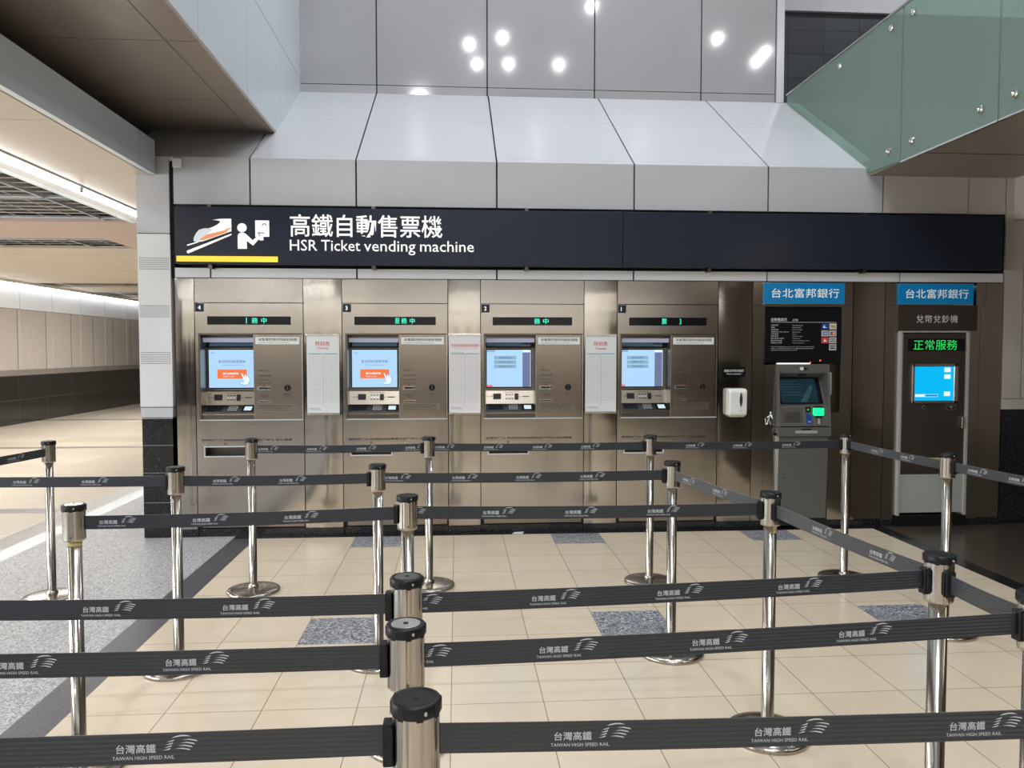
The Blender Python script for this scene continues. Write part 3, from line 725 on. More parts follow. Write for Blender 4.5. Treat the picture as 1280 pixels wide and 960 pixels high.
    m.box(0.07, 0.415, 0.14, 0.15, 0.69, 0.78, 'steel_dark'); m.box(0.07, 0.415, 0.02, 0.15, 0.685, 0.695, 'steel_dark'); m.box(0.07, 0.415, 0.02, 0.15, 0.776, 0.785, 'black'); m.box(0.065, 0.072, 0.02, 0.15, 0.69, 0.78, 'steel_dark'); m.box(0.412, 0.42, 0.02, 0.15, 0.69, 0.78, 'steel_dark')
    m.build('ticket_tray', t)
    return t


YSC = 0.1705
def screen_start(t):
    m = MB(); x0, x1, z0, z1 = 0.06, 0.454, 1.272, 1.602
    m.rect(x0, x1, z0, z1, YSC, 'scr_blue')
    X = lambda u: x0 + (x1 - x0) * u; Z = lambda v: z0 + (z1 - z0) * v
    y = YSC - 0.001
    m.text('歡迎使用自動售票機', X(0.21), X(0.79), Z(0.655), Z(0.73), y, 'scr_ink'); m.text('Ticket vending machine', X(0.28), X(0.72), Z(0.575), Z(0.61), y, 'scr_ink')
    m.rect(X(0.18), X(0.82), Z(0.24), Z(0.48), y, 'scr_orange'); m.text('請按此開始購票', X(0.30), X(0.64), Z(0.345), Z(0.40), y - 0.0006, 'scr_white', bold=0.02); m.text('Touch to start', X(0.30), X(0.55), Z(0.28), Z(0.315), y - 0.0006, 'scr_white')
    m.text('首頁', X(0.05), X(0.14), Z(0.90), Z(0.93), y, 'scr_ink')
    H = [(0.69, 0.38), (0.71, 0.39), (0.775, 0.27), (0.775, 0.35), (0.795, 0.36), (0.815, 0.27), (0.83, 0.34), (0.85, 0.34), (0.855, 0.26), (0.875, 0.29), (0.885, 0.20), (0.87, 0.12), (0.83, 0.07), (0.75, 0.07), (0.66, 0.10), (0.67, 0.125), (0.74, 0.12), (0.75, 0.17)]
    m.poly([(X(a), Z(b)) for a, b in H], y - 0.0008, 'scr_ink'); cxm = sum(a for a, b in H) / len(H); cym = sum(b for a, b in H) / len(H)
    m.poly([(X(cxm + (a - cxm) * 0.93), Z(cym + (b - cym) * 0.95)) for a, b in H], y - 0.0012, 'scr_white')
    return m.build('touchscreen', t)


def screen_menu(t):
    m = MB(); x0, x1, z0, z1 = 0.06, 0.454, 1.272, 1.602
    m.rect(x0, x1, z0, z1, YSC, 'scr_blue')
    X = lambda u: x0 + (x1 - x0) * u; Z = lambda v: z0 + (z1 - z0) * v
    y = YSC - 0.001
    m.rect(X(0.81), X(0.985), Z(0.0), Z(0.93), y, 'scr_slate'); m.rect(X(0.0), X(0.19), Z(0.94), Z(1.0), y, 'scr_teal'); m.rect(X(0.81), X(0.985), Z(0.94), Z(1), y, 'scr_white')
    m.rect(X(0.0), X(0.13), Z(0.0), Z(0.055), y, 'scr_red')
    for k, s in enumerate(('購買高鐵車票', '取網路訂位車票', '取便利商店付款')):
        zz = 0.74 - k * 0.118; m.rect(X(0.165), X(0.665), Z(zz), Z(zz + 0.095), y, 'scr_teal'); m.text(s, X(0.28), X(0.55), Z(zz + 0.025), Z(zz + 0.07), y - 0.0006, 'scr_ink')
    return m.build('touchscreen', t)


proto = machine()
info = [('4', [('務', 0.475, 0.525), ('中', 0.555, 0.60), ('|', 0.428, 0.434)], 'leftmost ticket machine, number plate 4, orange start button on its screen', screen_start),
        ('3', [('服', 0.452, 0.490), ('務', 0.505, 0.553), ('中', 0.578, 0.62)], 'ticket machine with number plate 3 and orange start button on its screen', screen_start),
        ('2', [('務', 0.468, 0.518), ('中', 0.545, 0.592)], 'ticket machine with number plate 2 and three-line menu on its screen', screen_menu),
        ('1', [('票', 0.395, 0.44), ('3', 0.555, 0.57)], 'ticket machine with number plate 1, menu on screen, beside the sanitizer dispenser', screen_menu)]
machines = [proto] + [copy_tree(proto) for _ in range(3)]
for t, l, (num, led, label, scr) in zip(machines, ML, info):
    t.location = (l, YF, 0); t['label'] = label
    scr(t)
    ch = {c.name.split('.')[0]: c for c in t.children}
    m = MB(); m.text(num, 0.031, 0.057, 1.942, 1.977, -0.0045, 'sign_white', bold=0.01, keep=True); m.build('plate_numeral', ch['number_plate'])
    m = MB()
    for s, a, b in led: m.text(s, a, b, 1.827, 1.875, -0.0055, 'led_green', bold=0.004)
    m.build('led_lettering', ch['status_display'])

# ------------------------------------------------------------------ timetables on the pillars
def timetable(l, title, sub, label, wide=False):
    t = thing('timetable_board', label, 'timetable', (l, YF - 0.006, 1.045), 'timetables between the ticket machines')
    w, h = 0.272, 0.695
    m = MB(); m.box(0, w, -0.008, 0.004, 0.012, h - 0.012, 'paper_pink' if wide else 'paper'); y = -0.0092
    if wide: m.text(title, 0.018, 0.254, 0.580, 0.608, y, 'ink_red', bold=0.004); m.text(sub, 0.035, 0.240, 0.563, 0.571, y, 'ink_red'); m.text('適用日期', 0.02, 0.12, 0.532, 0.540, y, 'ink_green')
    else: m.text(title, 0.073, 0.195, 0.590, 0.630, y, 'ink_red', bold=0.002); m.text(sub, 0.085, 0.185, 0.558, 0.580, y, 'ink_red')
    m.rect(0.014, 0.134, 0.520, 0.526, y, 'ink_green'); m.rect(0.140, 0.258, 0.520, 0.526, y, 'ink_blue')
    for k in range(30):
        zz = 0.505 - k * 0.0145
        if k < 29: m.rect(0.014, 0.132, zz, zz + 0.0015, y, 'ink_grey')
        if k < 28: m.rect(0.142, 0.258, zz, zz + 0.0015, y, 'ink_grey')
    for x in (0.014, 0.030, 0.055, 0.080, 0.105, 0.132, 0.158, 0.185, 0.21, 0.235, 0.258): m.rect(x, x + 0.0012, 0.10, 0.52, y, 'ink_grey')
    m.rect(0.1365, 0.139, 0.07, 0.52, y, 'ink_grey')
    m.rect(0.014, 0.10, 0.055, 0.060, y, 'ink_grey'); m.rect(0.014, 0.12, 0.044, 0.049, y, 'ink_grey')
    m.build('printed_sheet', t)
    for z0, nm in ((h - 0.018, 'clamp_bar'), (0.0, 'clamp_bar')):
        m = MB(); m.box(-0.004, w + 0.004, -0.016, 0.006, z0, z0 + 0.018, 'steel_bright_edge'); b = m.build(nm, t, bevel=0.002)
        m = MB(); [m.disc_y(x, z0 + 0.009, 0.006, -0.019, -0.015, 'steel_bright', 12) for x in (0.04, w - 0.04)]; m.build('screw', b)


timetable(-1.277, '時刻表', '(Timetable)', 'white timetable with red heading between machines 4 and 3')
timetable(-0.067, '平日及假日適用班次時刻表', 'Timetable for weekdays and weekends', 'white timetable with small one-line red heading between machines 3 and 2', True)
timetable(1.124, '時刻表', 'Timetable', 'white timetable with red heading between machines 2 and 1')

# ------------------------------------------------------------------ sanitizer
t = thing('sanitizer_dispenser', 'white hand sanitizer dispenser on the steel panel right of machine 1', 'dispenser', (2.465, YF, 1.01))
m = MB(); m.prism_x([(0.0, 0.012), (-0.085, 0.012), (-0.10, 0.03), (-0.105, 0.225), (-0.085, 0.25), (0.0, 0.252)], -0.08, 0.08, 'white'); m.build('housing', t, bevel=0.012)
m = MB(); m.prism_y([(0.022 + 0.013 * math.cos(2 * PI * i / 20) * (1 if abs(math.sin(2 * PI * i / 20)) < 0.5 else .8), 0.155 + 0.062 * math.sin(2 * PI * i / 20)) for i in range(20)], -0.108, -0.098, 'steel_dark'); m.build('level_window', t)
m = MB(); m.disc_y(0.022, 0.055, 0.004, -0.107, -0.1, 'black', 10); m.build('indicator', t)
m = MB(); m.box(-0.06, 0.065, -0.075, -0.01, 0.0, 0.012, 'light_grey'); m.lathe([(0.008, -0.008), (0.012, 0.0)], 'steel_dark', 12, (0.0, -0.045)); m.build('nozzle_plate', t)
t = thing('sanitizer_sign', 'small black sign with white text above the sanitizer dispenser', 'sign', (2.455, YF, 1.36))
m = MB(); m.box(-0.105, 0.105, -0.006, 0, 0, 0.09, 'black_gloss'); m.text('感應式手部消毒機', -0.09, 0.092, 0.045, 0.068, -0.0068, 'dim_white', bold=0.015); m.text('Hand sanitizer', -0.065, 0.07, 0.022, 0.037, -0.0068, 'dim_white', bold=0.005); m.build('plate', t)

# ------------------------------------------------------------------ bank signs
def bank_sign(x0, x1, z0, z1, label):
    t = thing('bank_sign', label, 'sign', (x0, YF, z0), 'blue bank signs'); w, h = x1 - x0, z1 - z0
    m = MB(); m.box(0, w, -0.018, 0.02, 0, h, 'bank_blue'); m.box(0, w, -0.02, 0.02, h, h + 0.004, 'steel_bright_edge'); m.box(0, w, -0.02, 0.02, -0.006, 0, 'steel_bright_edge'); m.build('light_box', t)
    m = MB(); m.text('台北富邦銀行', 0.09 * w, 0.93 * w, 0.28 * h, 0.74 * h, -0.0195, 'bank_white', bold=0.006, space=1.05); m.build('lettering', t)


bank_sign(2.717, 3.453, 2.012, 2.195, 'blue bank sign with white characters above the black panel of the cash machine')
bank_sign(3.955, 4.655, 2.012, 2.195, 'blue bank sign with white characters above the exchange machine at right')

# ------------------------------------------------------------------ cash machine
t = thing('cash_machine', 'dark grey cash machine with green lit card slot and dim screen', 'cash machine', (2.62, YF, 0))
m = MB()
m.box(0.112, 0.812, -0.012, 0.03, 1.487, 1.975, 'black_gloss'); y = -0.0135
m.text('自動櫃員機', 0.165, 0.310, 1.855, 1.885, y, 'dim_white', bold=0.01); m.text('ATM', 0.36, 0.41, 1.857, 1.877, y, 'dim_white', bold=0.01)
m.rect(0.165, 0.76, 1.846, 1.849, y, 'dim_white')
for k, (a, b) in enumerate((('現金提款', 'Cash withdrawal'), ('轉帳', 'Fund transfer'), ('餘額查詢', 'Balance inquiry'), ('預借現金 Cash advance', 'Cash advance'), ('存款查詢', 'Deposit'), ('密碼變更', 'Password change'), ('繳交信用卡費用', 'Card payment'), ('繳交各項稅款', 'Taxes and utility payment'), ('變更晶片密碼', 'Chip card password'))):
    z = 1.815 - k * 0.0195; m.text(a, 0.165, 0.165 + min(0.16, 0.017 * len(a)), z, z + 0.0125, y, 'dim_white'); m.text(b, 0.36, 0.36 + 0.0062 * len(b), z, z + 0.0095, y, 'dim_white')
for k, wd in enumerate((0.40, 0.39, 0.24)): m.text('本機提供下列金融機構之金融卡及信用卡交易 手續費依規定收取 如有疑問請洽客服', 0.165, 0.165 + wd, 1.625 - k * 0.015, 1.632 - k * 0.015, y, 'dim_white')
m.build('information_panel', t)
lg = t.children[0]
def logo(c, r, base, inner, s=None, sm='bank_white'):
    x0 = 0.628 + c * 0.072; z0 = 1.785 - r * 0.062; m = MB()
    m.box(x0, x0 + 0.064, -0.016, -0.012, z0, z0 + 0.052, base)
    if inner: m.box(x0 + 0.008, x0 + 0.056, -0.017, -0.013, z0 + 0.010, z0 + 0.042, inner)
    if s == 'rings': m.disc_y(x0 + 0.024, z0 + 0.026, 0.012, -0.018, -0.014, 'ink_red', 16); m.disc_y(x0 + 0.040, z0 + 0.026, 0.012, -0.0185, -0.014, 'sign_orange', 16)
    elif s == 'leaf': m.poly([(x0 + 0.018, z0 + 0.012), (x0 + 0.030, z0 + 0.042), (x0 + 0.034, z0 + 0.026), (x0 + 0.052, z0 + 0.020), (x0 + 0.034, z0 + 0.016)], -0.0175, sm)
    elif s == 'swirl': m.poly([(x0 + 0.010, z0 + 0.020), (x0 + 0.022, z0 + 0.038), (x0 + 0.032, z0 + 0.034), (x0 + 0.022, z0 + 0.028), (x0 + 0.030, z0 + 0.020), (x0 + 0.052, z0 + 0.014), (x0 + 0.020, z0 + 0.012)], -0.0175, sm)
    elif s: m.text(s, x0 + 0.012, x0 + 0.052, z0 + 0.018, z0 + 0.034, -0.0175, sm, bold=0.015)
    m.build('card_emblem', lg)
logo(0, 0, 'card_blue', None, 'swirl'); logo(1, 0, 'dim_white', 'sticker', 'VISA', 'card_blue'); logo(0, 1, 'dim_white', 'card_blue', 'CIRRUS'); logo(1, 1, 'dim_white', 'steel_dark', 'rings')
logo(0, 2, 'ink_red', None, 'leaf'); logo(1, 2, 'dim_white', 'steel_dark', 'PLUS'); logo(1, 3, 'dim_white', 'black', 'JCB')
m = MB(); m.disc_y(0.62, 1.507, 0.007, -0.016, -0.01, 'led_red', 12); m.disc_y(0.53, 1.490, 0.006, -0.016, -0.01, 'led_red', 12); m.build('indicator_lamp', t)
m = MB(); m.box(0.225, 0.52, -0.03, 0.0, 1.476, 1.484, 'glow_warm'); m.build('light_strip', t)
xa, xb = 0.222, 0.702                                          # body
m = MB()
ck = [(-0.02, 1.475), (0.15, 1.475), (0.15, 0.92), (-0.075, 0.92), (-0.055, 1.10)]
m.prism_x(ck, xa, xa + 0.02, 'atm_grey'); m.prism_x([(-0.02, 1.475), (0.15, 1.475), (0.15, 0.92), (-0.075, 0.92), (-0.055, 1.10)], xb - 0.02, xb, 'atm_grey')
m.prism_x([(-0.02, 1.475), (0.15, 1.475), (0.15, 1.36), (0.06, 1.36), (-0.015, 1.395)], xa + 0.02, xb - 0.02, 'atm_grey')
m.prism_x([(0.12, 1.37), (0.15, 1.37), (0.15, 0.92), (-0.065, 0.925), (-0.035, 1.105), (-0.01, 1.115)], xa + 0.02, xb - 0.02, 'atm_grey')
m.build('upper_housing', t)
m = MB(); m.prism_x([(-0.075, 0.915), (0.14, 0.915), (0.14, 0.835), (-0.075, 0.835)], xa, xb, 'atm_grey'); m.box(0.375, 0.575, -0.079, -0.07, 0.862, 0.885, 'light_grey'); m.box(0.43, 0.52, -0.078, -0.07, 0.892, 0.902, 'black'); m.build('cash_shelf', t)
m = MB(); m.prism_x([(-0.045, 0.83), (0.14, 0.83), (0.14, 0.09), (-0.02, 0.09)], xa + 0.025, xb - 0.01, 'atm_grey'); m.disc_y(xa + 0.07, 0.46, 0.009, -0.04, -0.02, 'steel_bright', 14); m.build('lower_door', t)
m = MB(); m.box(xa, xb, -0.005, 0.14, 0.02, 0.09, 'black_flat'); m.build('plinth', t)
m = MB(); m.prism_x([(-0.04, 0.86), (0.0, 0.86), (0.0, 0.09), (-0.005, 0.09)], xa, xa + 0.022, 'light_grey'); m.build('side_trim', t)
def sc(v): return (v - 1.115) / (1.37 - 1.115) * 0.13 - 0.014
def SQ(u, v, d=0.0): return (u, sc(v) - d, v)
def sq4(mm, x0, x1, z0, z1, mt, d): mm.add([SQ(x0, z0, d), SQ(x1, z0, d), SQ(x1, z1, d), SQ(x0, z1, d)], [(0, 1, 2, 3)], mt)
m = MB()
m.prism_x([(sc(1.12) - 0.004, 1.12), (sc(1.35) - 0.004, 1.35), (sc(1.35) + 0.01, 1.35), (sc(1.12) + 0.01, 1.12)], xa + 0.035, xb - 0.045, 'black_gloss')
m.build('screen_bezel', t)
m = MB(); sq4(m, xa + 0.055, xb - 0.085, 1.13, 1.34, 'scr_atm', 0.006)
for k in range(6): sq4(m, xa + 0.07, xa + 0.07 + 0.16 + 0.02 * (k % 3), 1.315 - k * 0.024, 1.319 - k * 0.024, 'scr_atm_line', 0.007)
m.poly([(xa + 0.225, 1.135), (xa + 0.335, 1.275), (xa + 0.36, 1.290), (xa + 0.36, 1.25), (xa + 0.285, 1.135)], 0, 'scr_atm_line', lambda u, v: SQ(u, v, 0.007)); m.build('screen', t)
def kp(v): return -0.0365 - (1.105 - v) / 0.18 * 0.030
def KQ(u, v, d=0.0): return (u, kp(v) - d, v)
def kq(mm, x0, x1, z0, z1, mt, d): mm.add([KQ(x0, z0, d), KQ(x1, z0, d), KQ(x1, z1, d), KQ(x0, z1, d)], [(0, 1, 2, 3)], mt)
m = MB(); kq(m, xa + 0.035, xa + 0.225, 0.955, 1.085, 'atm_dark', 0.003)
for c in range(4):
    for r in range(4): kq(m, xa + 0.06 + c * 0.036, xa + 0.088 + c * 0.036, 0.968 + r * 0.022, 0.983 + r * 0.022, 'steel_dark', 0.006)
m.build('keypad', t)
m = MB(); kq(m, xa + 0.255, xa + 0.305, 1.045, 1.095, 'black', 0.004); kq(m, xa + 0.27, xa + 0.285, 1.065, 1.075, 'led_lime', 0.006); m.build('receipt_slot', t)
m = MB(); kq(m, xa + 0.258, xa + 0.310, 0.945, 1.03, 'card_blue', 0.004); m.text('卡片', xa + 0.27, xa + 0.298, 0.955, 0.97, 0, 'bank_white', f=lambda u, v: KQ(u, v, 0.006)); m.build('instruction_sticker', t)
m = MB(); m.box(xa + 0.325, xa + 0.41, -0.085, -0.04, 1.018, 1.085, 'glow_green'); m.build('card_slot', t, bevel=0.006)
m = MB(); m.box(xa + 0.33, xa + 0.40, -0.08, -0.045, 1.088, 1.100, 'black'); m.box(xa + 0.345, xa + 0.395, -0.082, -0.05, 1.0, 1.013, 'black'); m.build('card_slot_guard', t)
m = MB(); m.box(xa + 0.365, xa + 0.380, -0.073, -0.05, 0.945, 0.995, 'light_grey'); m.build('coin_return', t)
m = MB(); m.disc_y(xa + 0.225, 1.435, 0.016, -0.030, -0.015, 'white', 16); m.box(xa + 0.235, xa + 0.275, -0.028, -0.015, 1.428, 1.442, 'black'); m.build('camera_eye', t)
m = MB(); m.box(xa + 0.21, xa + 0.265, -0.006, 0.02, 1.365, 1.382, 'black'); m.build('lens_cover', t)
# handset niche right of the housing
m = MB()
m.box(0.705, 0.815, 0.10, 0.11, 1.045, 1.487, 'steel_dark'); m.box(0.808, 0.815, -0.002, 0.10, 1.045, 1.487, 'steel_dark'); m.box(0.705, 0.815, 0.0, 0.10, 1.040, 1.048, 'steel_dark'); m.box(0.702, 0.706, 0.0, 0.10, 1.045, 1.48, 'steel_dark')
n_ = m.build('handset_niche', t)
m = MB(); m.box(0.708, 0.742, 0.0, 0.075, 1.19, 1.40, 'light_grey'); m.build('handset', n_, bevel=0.012)

# ------------------------------------------------------------------ exchange machine
t = thing('exchange_machine', 'brown money exchange machine with green characters and bright blue screen', 'exchange machine', (3.95, YF, 0))
m = MB(); m.box(0.0, 0.745, -0.02, 0.03, 1.775, 2.003, 'brown_door'); m.text('兌幣兌鈔機', 0.17, 0.56, 1.845, 1.915, -0.022, 'dim_white', space=1.1); m.build('header_panel', t)
m = MB(); m.box(0.03, 0.62, -0.015, 0.0, 1.760, 1.768, 'glow_warm'); m.build('light_strip', t)
m = MB(); m.box(0.015, 0.042, -0.035, 0.25, 0.10, 1.758, 'light_grey'); m.box(0.645, 0.672, -0.035, 0.25, 0.10, 1.758, 'light_grey'); m.box(0.015, 0.672, -0.035, 0.25, 1.758, 1.772, 'light_grey'); m.build('frame', t, bevel=0.003)
m = MB(); m.box(0.046, 0.641, -0.025, 0.2, 0.478, 1.752, 'brown_door'); m.build('front_door', t, bevel=0.01)
dr = t.children[-1]
m = MB(); m.box(0.60, 0.625, -0.055, -0.03, 0.89, 0.995, 'steel_bright'); m.box(0.602, 0.630, -0.045, -0.02, 0.975, 1.0, 'steel_bright'); m.build('door_handle', dr, bevel=0.004)
m = MB(); m.disc_y(0.255, 1.085, 0.018, -0.032, -0.02, 'steel_bright', 18); m.disc_y(0.255, 1.085, 0.011, -0.034, -0.02, 'black', 14); m.build('lock', dr)
m = MB(); m.box(0.095, 0.63, -0.028, -0.02, 1.592, 1.702, 'black_gloss'); m.text('正常服務', 0.145, 0.555, 1.602, 1.692, -0.030, 'led_lime', bold=-0.006); m.build('led_display', t)
m = MB()
a0, a1, b0, b1 = 0.130, 0.565, 1.118, 1.478
for (x0, x1, z0, z1) in ((a0, a1, b0, b0 + 0.028), (a0, a1, b1 - 0.028, b1), (a0, a0 + 0.028, b0, b1), (a1 - 0.04, a1, b0, b1)): m.box(x0, x1, -0.045, -0.02, z0, z1, 'steel_bright_edge')
m.build('screen_frame', t, bevel=0.006)
m = MB(); x0, x1, z0, z1 = a0 + 0.028, a1 - 0.04, b0 + 0.028, b1 - 0.028
m.rect(x0, x1, z0, z1, -0.028, 'scr_cyan')
for u, v in ((0.77, 0.84), (0.77, 0.64), (0.77, 0.13)): m.rect(x0 + (x1 - x0) * u, x0 + (x1 - x0) * (u + 0.16), z0 + (z1 - z0) * v, z0 + (z1 - z0) * (v + 0.13), -0.029, 'scr_white')
m.rect(x0 + 0.012, x0 + 0.225, z0 + 0.032, z0 + 0.056, -0.029, 'scr_white'); m.rect(x0 + 0.105, x0 + 0.222, z0 + 0.035, z0 + 0.053, -0.030, 'scr_cyan_dark'); m.build('screen', t)
m = MB(); m.box(0.455, 0.562, -0.034, -0.02, 1.052, 1.118, 'steel_bay'); m.disc_y(0.51, 1.085, 0.013, -0.038, -0.03, 'steel_bright', 14); m.box(0.475, 0.548, -0.036, -0.03, 1.072, 1.082, 'black'); m.build('coin_slot', t)
m = MB(); m.box(0.245, 0.46, -0.030, -0.02, 0.605, 0.625, 'sticker'); m.box(0.245, 0.46, -0.032, -0.02, 0.575, 0.606, 'black'); m.box(0.245, 0.46, -0.030, -0.02, 0.562, 0.575, 'sticker'); m.build('coin_tray', t)
m = MB(); m.box(0.042, 0.645, -0.020, 0.2, 0.125, 0.474, 'light_grey'); m.build('lower_panel', t)
m = MB(); m.box(0.015, 0.672, -0.025, 0.2, 0.0, 0.095, 'black'); m.box(0.015, 0.672, -0.028, 0.0, 0.095, 0.105, 'steel_dark'); m.build('plinth', t)

# ------------------------------------------------------------------ queue posts
PH = 1.02
def make_post():
    t = thing('queue_post', '', 'queue post', (0, 0, 0), 'stainless queue posts')
    m = MB(); m.lathe([(0.168, 0.0), (0.172, 0.004), (0.172, 0.014), (0.165, 0.021), (0.13, 0.027), (0.05, 0.032), (0.03, 0.033)], 'steel_post', 56); m.build('base', t)
    m = MB(); m.lathe([(0.036, 0.030), (0.036, 0.040), (0.0275, 0.05), (0.0255, 0.055), (0.0255, PH - 0.135)], 'steel_post', 32); m.build('pole', t)
    m = MB(); n = 64; prof = []
    for i in range(n):
        a = 2 * PI * i / n; d = min(abs((a - k * PI / 2 + PI) % (2 * PI) - PI) for k in range(4))
        r = 0.0385 + (0.0015 if d < 0.34 else 0.0) - (0.0025 if 0.33 < d < 0.43 else 0.0); prof.append((r * math.cos(a), r * math.sin(a)))
    zz = [(0.90, PH - 0.139), (0.98, PH - 0.137), (1.0, PH - 0.133), (1.0, PH - 0.129), (1.0, PH - 0.024), (1.0, PH - 0.020)]; nz = len(zz)
    vs = [(x * k, y * k, z) for k, z in zz for x, y in prof]
    fs = [(k * n + i, k * n + (i + 1) % n, (k + 1) * n + (i + 1) % n, (k + 1) * n + i) for k in range(nz - 1) for i in range(n)] + [tuple(range(n))[::-1], tuple(range((nz - 1) * n, nz * n))]
    m.add(vs, fs[:-2], 'steel_post', True); m.add(vs, fs[-2:], 'steel_post'); h = m.build('belt_head', t)
    m = MB(); m.disc_y(0.006, PH - 0.121, 0.0035, -0.042, -0.036, 'steel_dark', 10); m.build('screw', h)
    m = MB(); m.lathe([(0.0415, PH - 0.024), (0.043, PH - 0.020), (0.043, PH - 0.005), (0.040, PH - 0.001), (0.034, PH), (0.033, PH - 0.002), (0.0325, PH - 0.002)], 'black', 48)
    for k in range(8):
        a = k * PI / 4 + 0.2; m.add([((0.0435) * math.cos(a + s * 0.13), 0.0435 * math.sin(a + s * 0.13), z) for s, z in ((-1, PH - 0.026), (1, PH - 0.026), (1, PH - 0.003), (-1, PH - 0.003))], [(0, 1, 2, 3)], 'black')
    c = m.build('cap', t)
    m = MB(); m.disc_y(0.018, PH - 0.012, 0.0025, -0.0445, -0.036, 'light_grey', 10); m.lathe([(0.006, PH - 0.0022), (0.006, PH - 0.0012)], 'black_flat', 14); m.build('cap_screw', c)
    return t


posts = {
    'A': (-2.61, 5.20, 'far left queue post, alone on the grey granite nearest the corridor'),
    'B': (-1.35, 5.25, 'back row queue post in front of ticket machine 4'),
    'C': (-0.19, 5.28, 'back row queue post in front of the panel between machines 3 and 2'),
    'D': (1.32, 5.27, 'back row queue post in front of ticket machine 1'),
    'E': (2.70, 5.26, 'back row queue post at the corner right of the cash machine'),
    'F': (2.76, 4.22, 'queue post in front of the exchange machine near the dark floor'),
    'H': (-1.40, 4.00, 'left post of the second belt row, beside the granite column'),
    'I': (-0.405, 4.02, 'middle post of the second belt row in front of machine 3'),
    'J': (1.125, 4.02, 'right end post of the second belt row, where a pale belt turns toward the viewer'),
    'K': (1.285, 3.12, 'queue post with a yellow sticker, right end of the third belt row'),
    'N': (-1.445, 3.05, 'left end post of the third belt row, on the dark floor band'),
    'O': (-0.20, 3.15, 'middle post of the third belt row with black top'),
    'L': (1.375, 2.13, 'right end post of the fourth belt row with two black belt clips'),
    'M': (1.385, 1.765, 'queue post cut off by the right picture edge'),
    'P': (-0.13, 2.01, 'middle post of the fourth belt row, third nearest in the centre line'),
    'Q': (-0.11, 1.66, 'second nearest centre post, grey disc in its black cap'),
    'R': (-0.07, 1.30, 'nearest centre post at the bottom of the picture'),
    'S': (-1.50, 2.05, 'queue post outside the picture holding the left end of the fourth belt row'),
    'T': (-1.50, 1.69, 'queue post outside the picture holding the left end of the fifth belt row'),
    'U': (-1.50, 1.32, 'queue post outside the picture holding the left end of the nearest belt row'),
    'V': (1.40, 1.28, 'queue post outside the picture holding the right end of the nearest belt row'),
    'W': (-3.10, 4.10, 'queue post outside the picture holding the left end of the second belt row'),
    'X': (-2.98, 3.60, 'queue post outside the picture left holding the belt from the corridor side post'),
    'Y': (2.93, 3.10, 'queue post outside the picture right holding the belt past the exchange machine'),
}
p0 = make_post(); PO = {}
for i, (k, (x, y, lab)) in enumerate(posts.items()):
    t = p0 if i == 0 else copy_tree(p0)
    t.location = (x, y, 0); t['label'] = lab; PO[k] = t
    t.rotation_euler = (0, 0, {'E': -0.3, 'F': -0.25, 'J': -0.2, 'K': -0.15, 'L': -0.1}.get(k, 0.0))
for k in ('Q', 'N', 'H', 'P'):
    m = MB(); m.lathe([(0.0315, PH - 0.003), (0.031, PH - 0.0008)], 'steel_bright_edge' if k in 'QN' else 'atm_dark', 40)
    m.lathe([(0.006, PH - 0.001), (0.006, PH - 0.0002)], 'black_flat', 14)
    c = [c for c in PO[k].children if c.name.startswith('cap')][0]
    m.build('cap_disc', c)
m = MB()
vs = []
for z in (0.852, 0.877): vs += [(0.0262 * math.cos(a), 0.0262 * math.sin(a), z) for a in [(-1.35 + i * 0.12) for i in range(9)]]
m.add(vs, [(i, i + 1, 10 + i, 9 + i) for i in range(8)], 'sticker', True)
def cyl(u, v): a = -1.35 + u; return (0.0266 * math.cos(a), 0.0266 * math.sin(a), 0.852 + v)
m.text('K46', 0.12, 0.85, 0.005, 0.019, 0, 'ink', f=cyl); s_ = m.build('number_sticker', PO['K']); s_['label'] = 'yellow sticker with black marks'
m = MB(); m.lathe([(0.0262, 0.862), (0.0262, 0.878)], 'sticker', 24); s_ = m.build('worn_sticker', PO['N']); s_['label'] = 'worn yellow tape band'

# ------------------------------------------------------------------ belts
BW = 0.052; BZ = PH - 0.072
def belt_logo(m, fmap, s0):
    """the printed mark: four characters, the romanised line and the winged emblem; s0 = where it begins along the belt"""
    z = lambda v: -BW / 2 + v * BW
    m.text('台灣高鐵', s0 + 0.006, s0 + 0.070, z(0.37), z(0.66), 0, 'belt_print', bold=0.006, f=fmap)
    m.text('TAIWAN HIGH SPEED RAIL', s0, s0 + 0.100, z(0.17), z(0.28), 0, 'belt_print', f=fmap)
    E = lambda u, v: (s0 + 0.080 + u * 0.056, z(0.46 + v * 0.47))
    def arc(pts): m.poly([E(*p) for p in pts], 0, 'belt_print', fmap)
    arc([(0.28, 0.80), (0.40, 0.93), (0.55, 1.0), (0.70, 0.99), (0.86, 0.88), (0.70, 0.90), (0.55, 0.90), (0.42, 0.85)])
    for k in range(4):
        a = 0.60 - k * 0.07; b = 0.66 - k * 0.20
        arc([(a, b), (a + 0.18, b - 0.02), (a + 0.43, b - 0.14), (a + 0.40, b - 0.04), (a + 0.2, b + 0.05)])
    for k in range(4):
        a = 0.14 - k * 0.035; b = 0.56 - k * 0.19
        arc([(a, b - 0.03), (a + 0.22 - 0.0 * k, b + 0.13), (a + 0.20, b + 0.03), (a + 0.10, b - 0.02)])


def px_s(px, x0, y0, dx, dy):
    r = ray(px, 600); det = r.x * -dy + r.y * dx         # camera ray meets the belt's line seen from above
    return (-y0 * r.x + x0 * r.y) * -1 / det if abs(det) > 1e-9 else 0


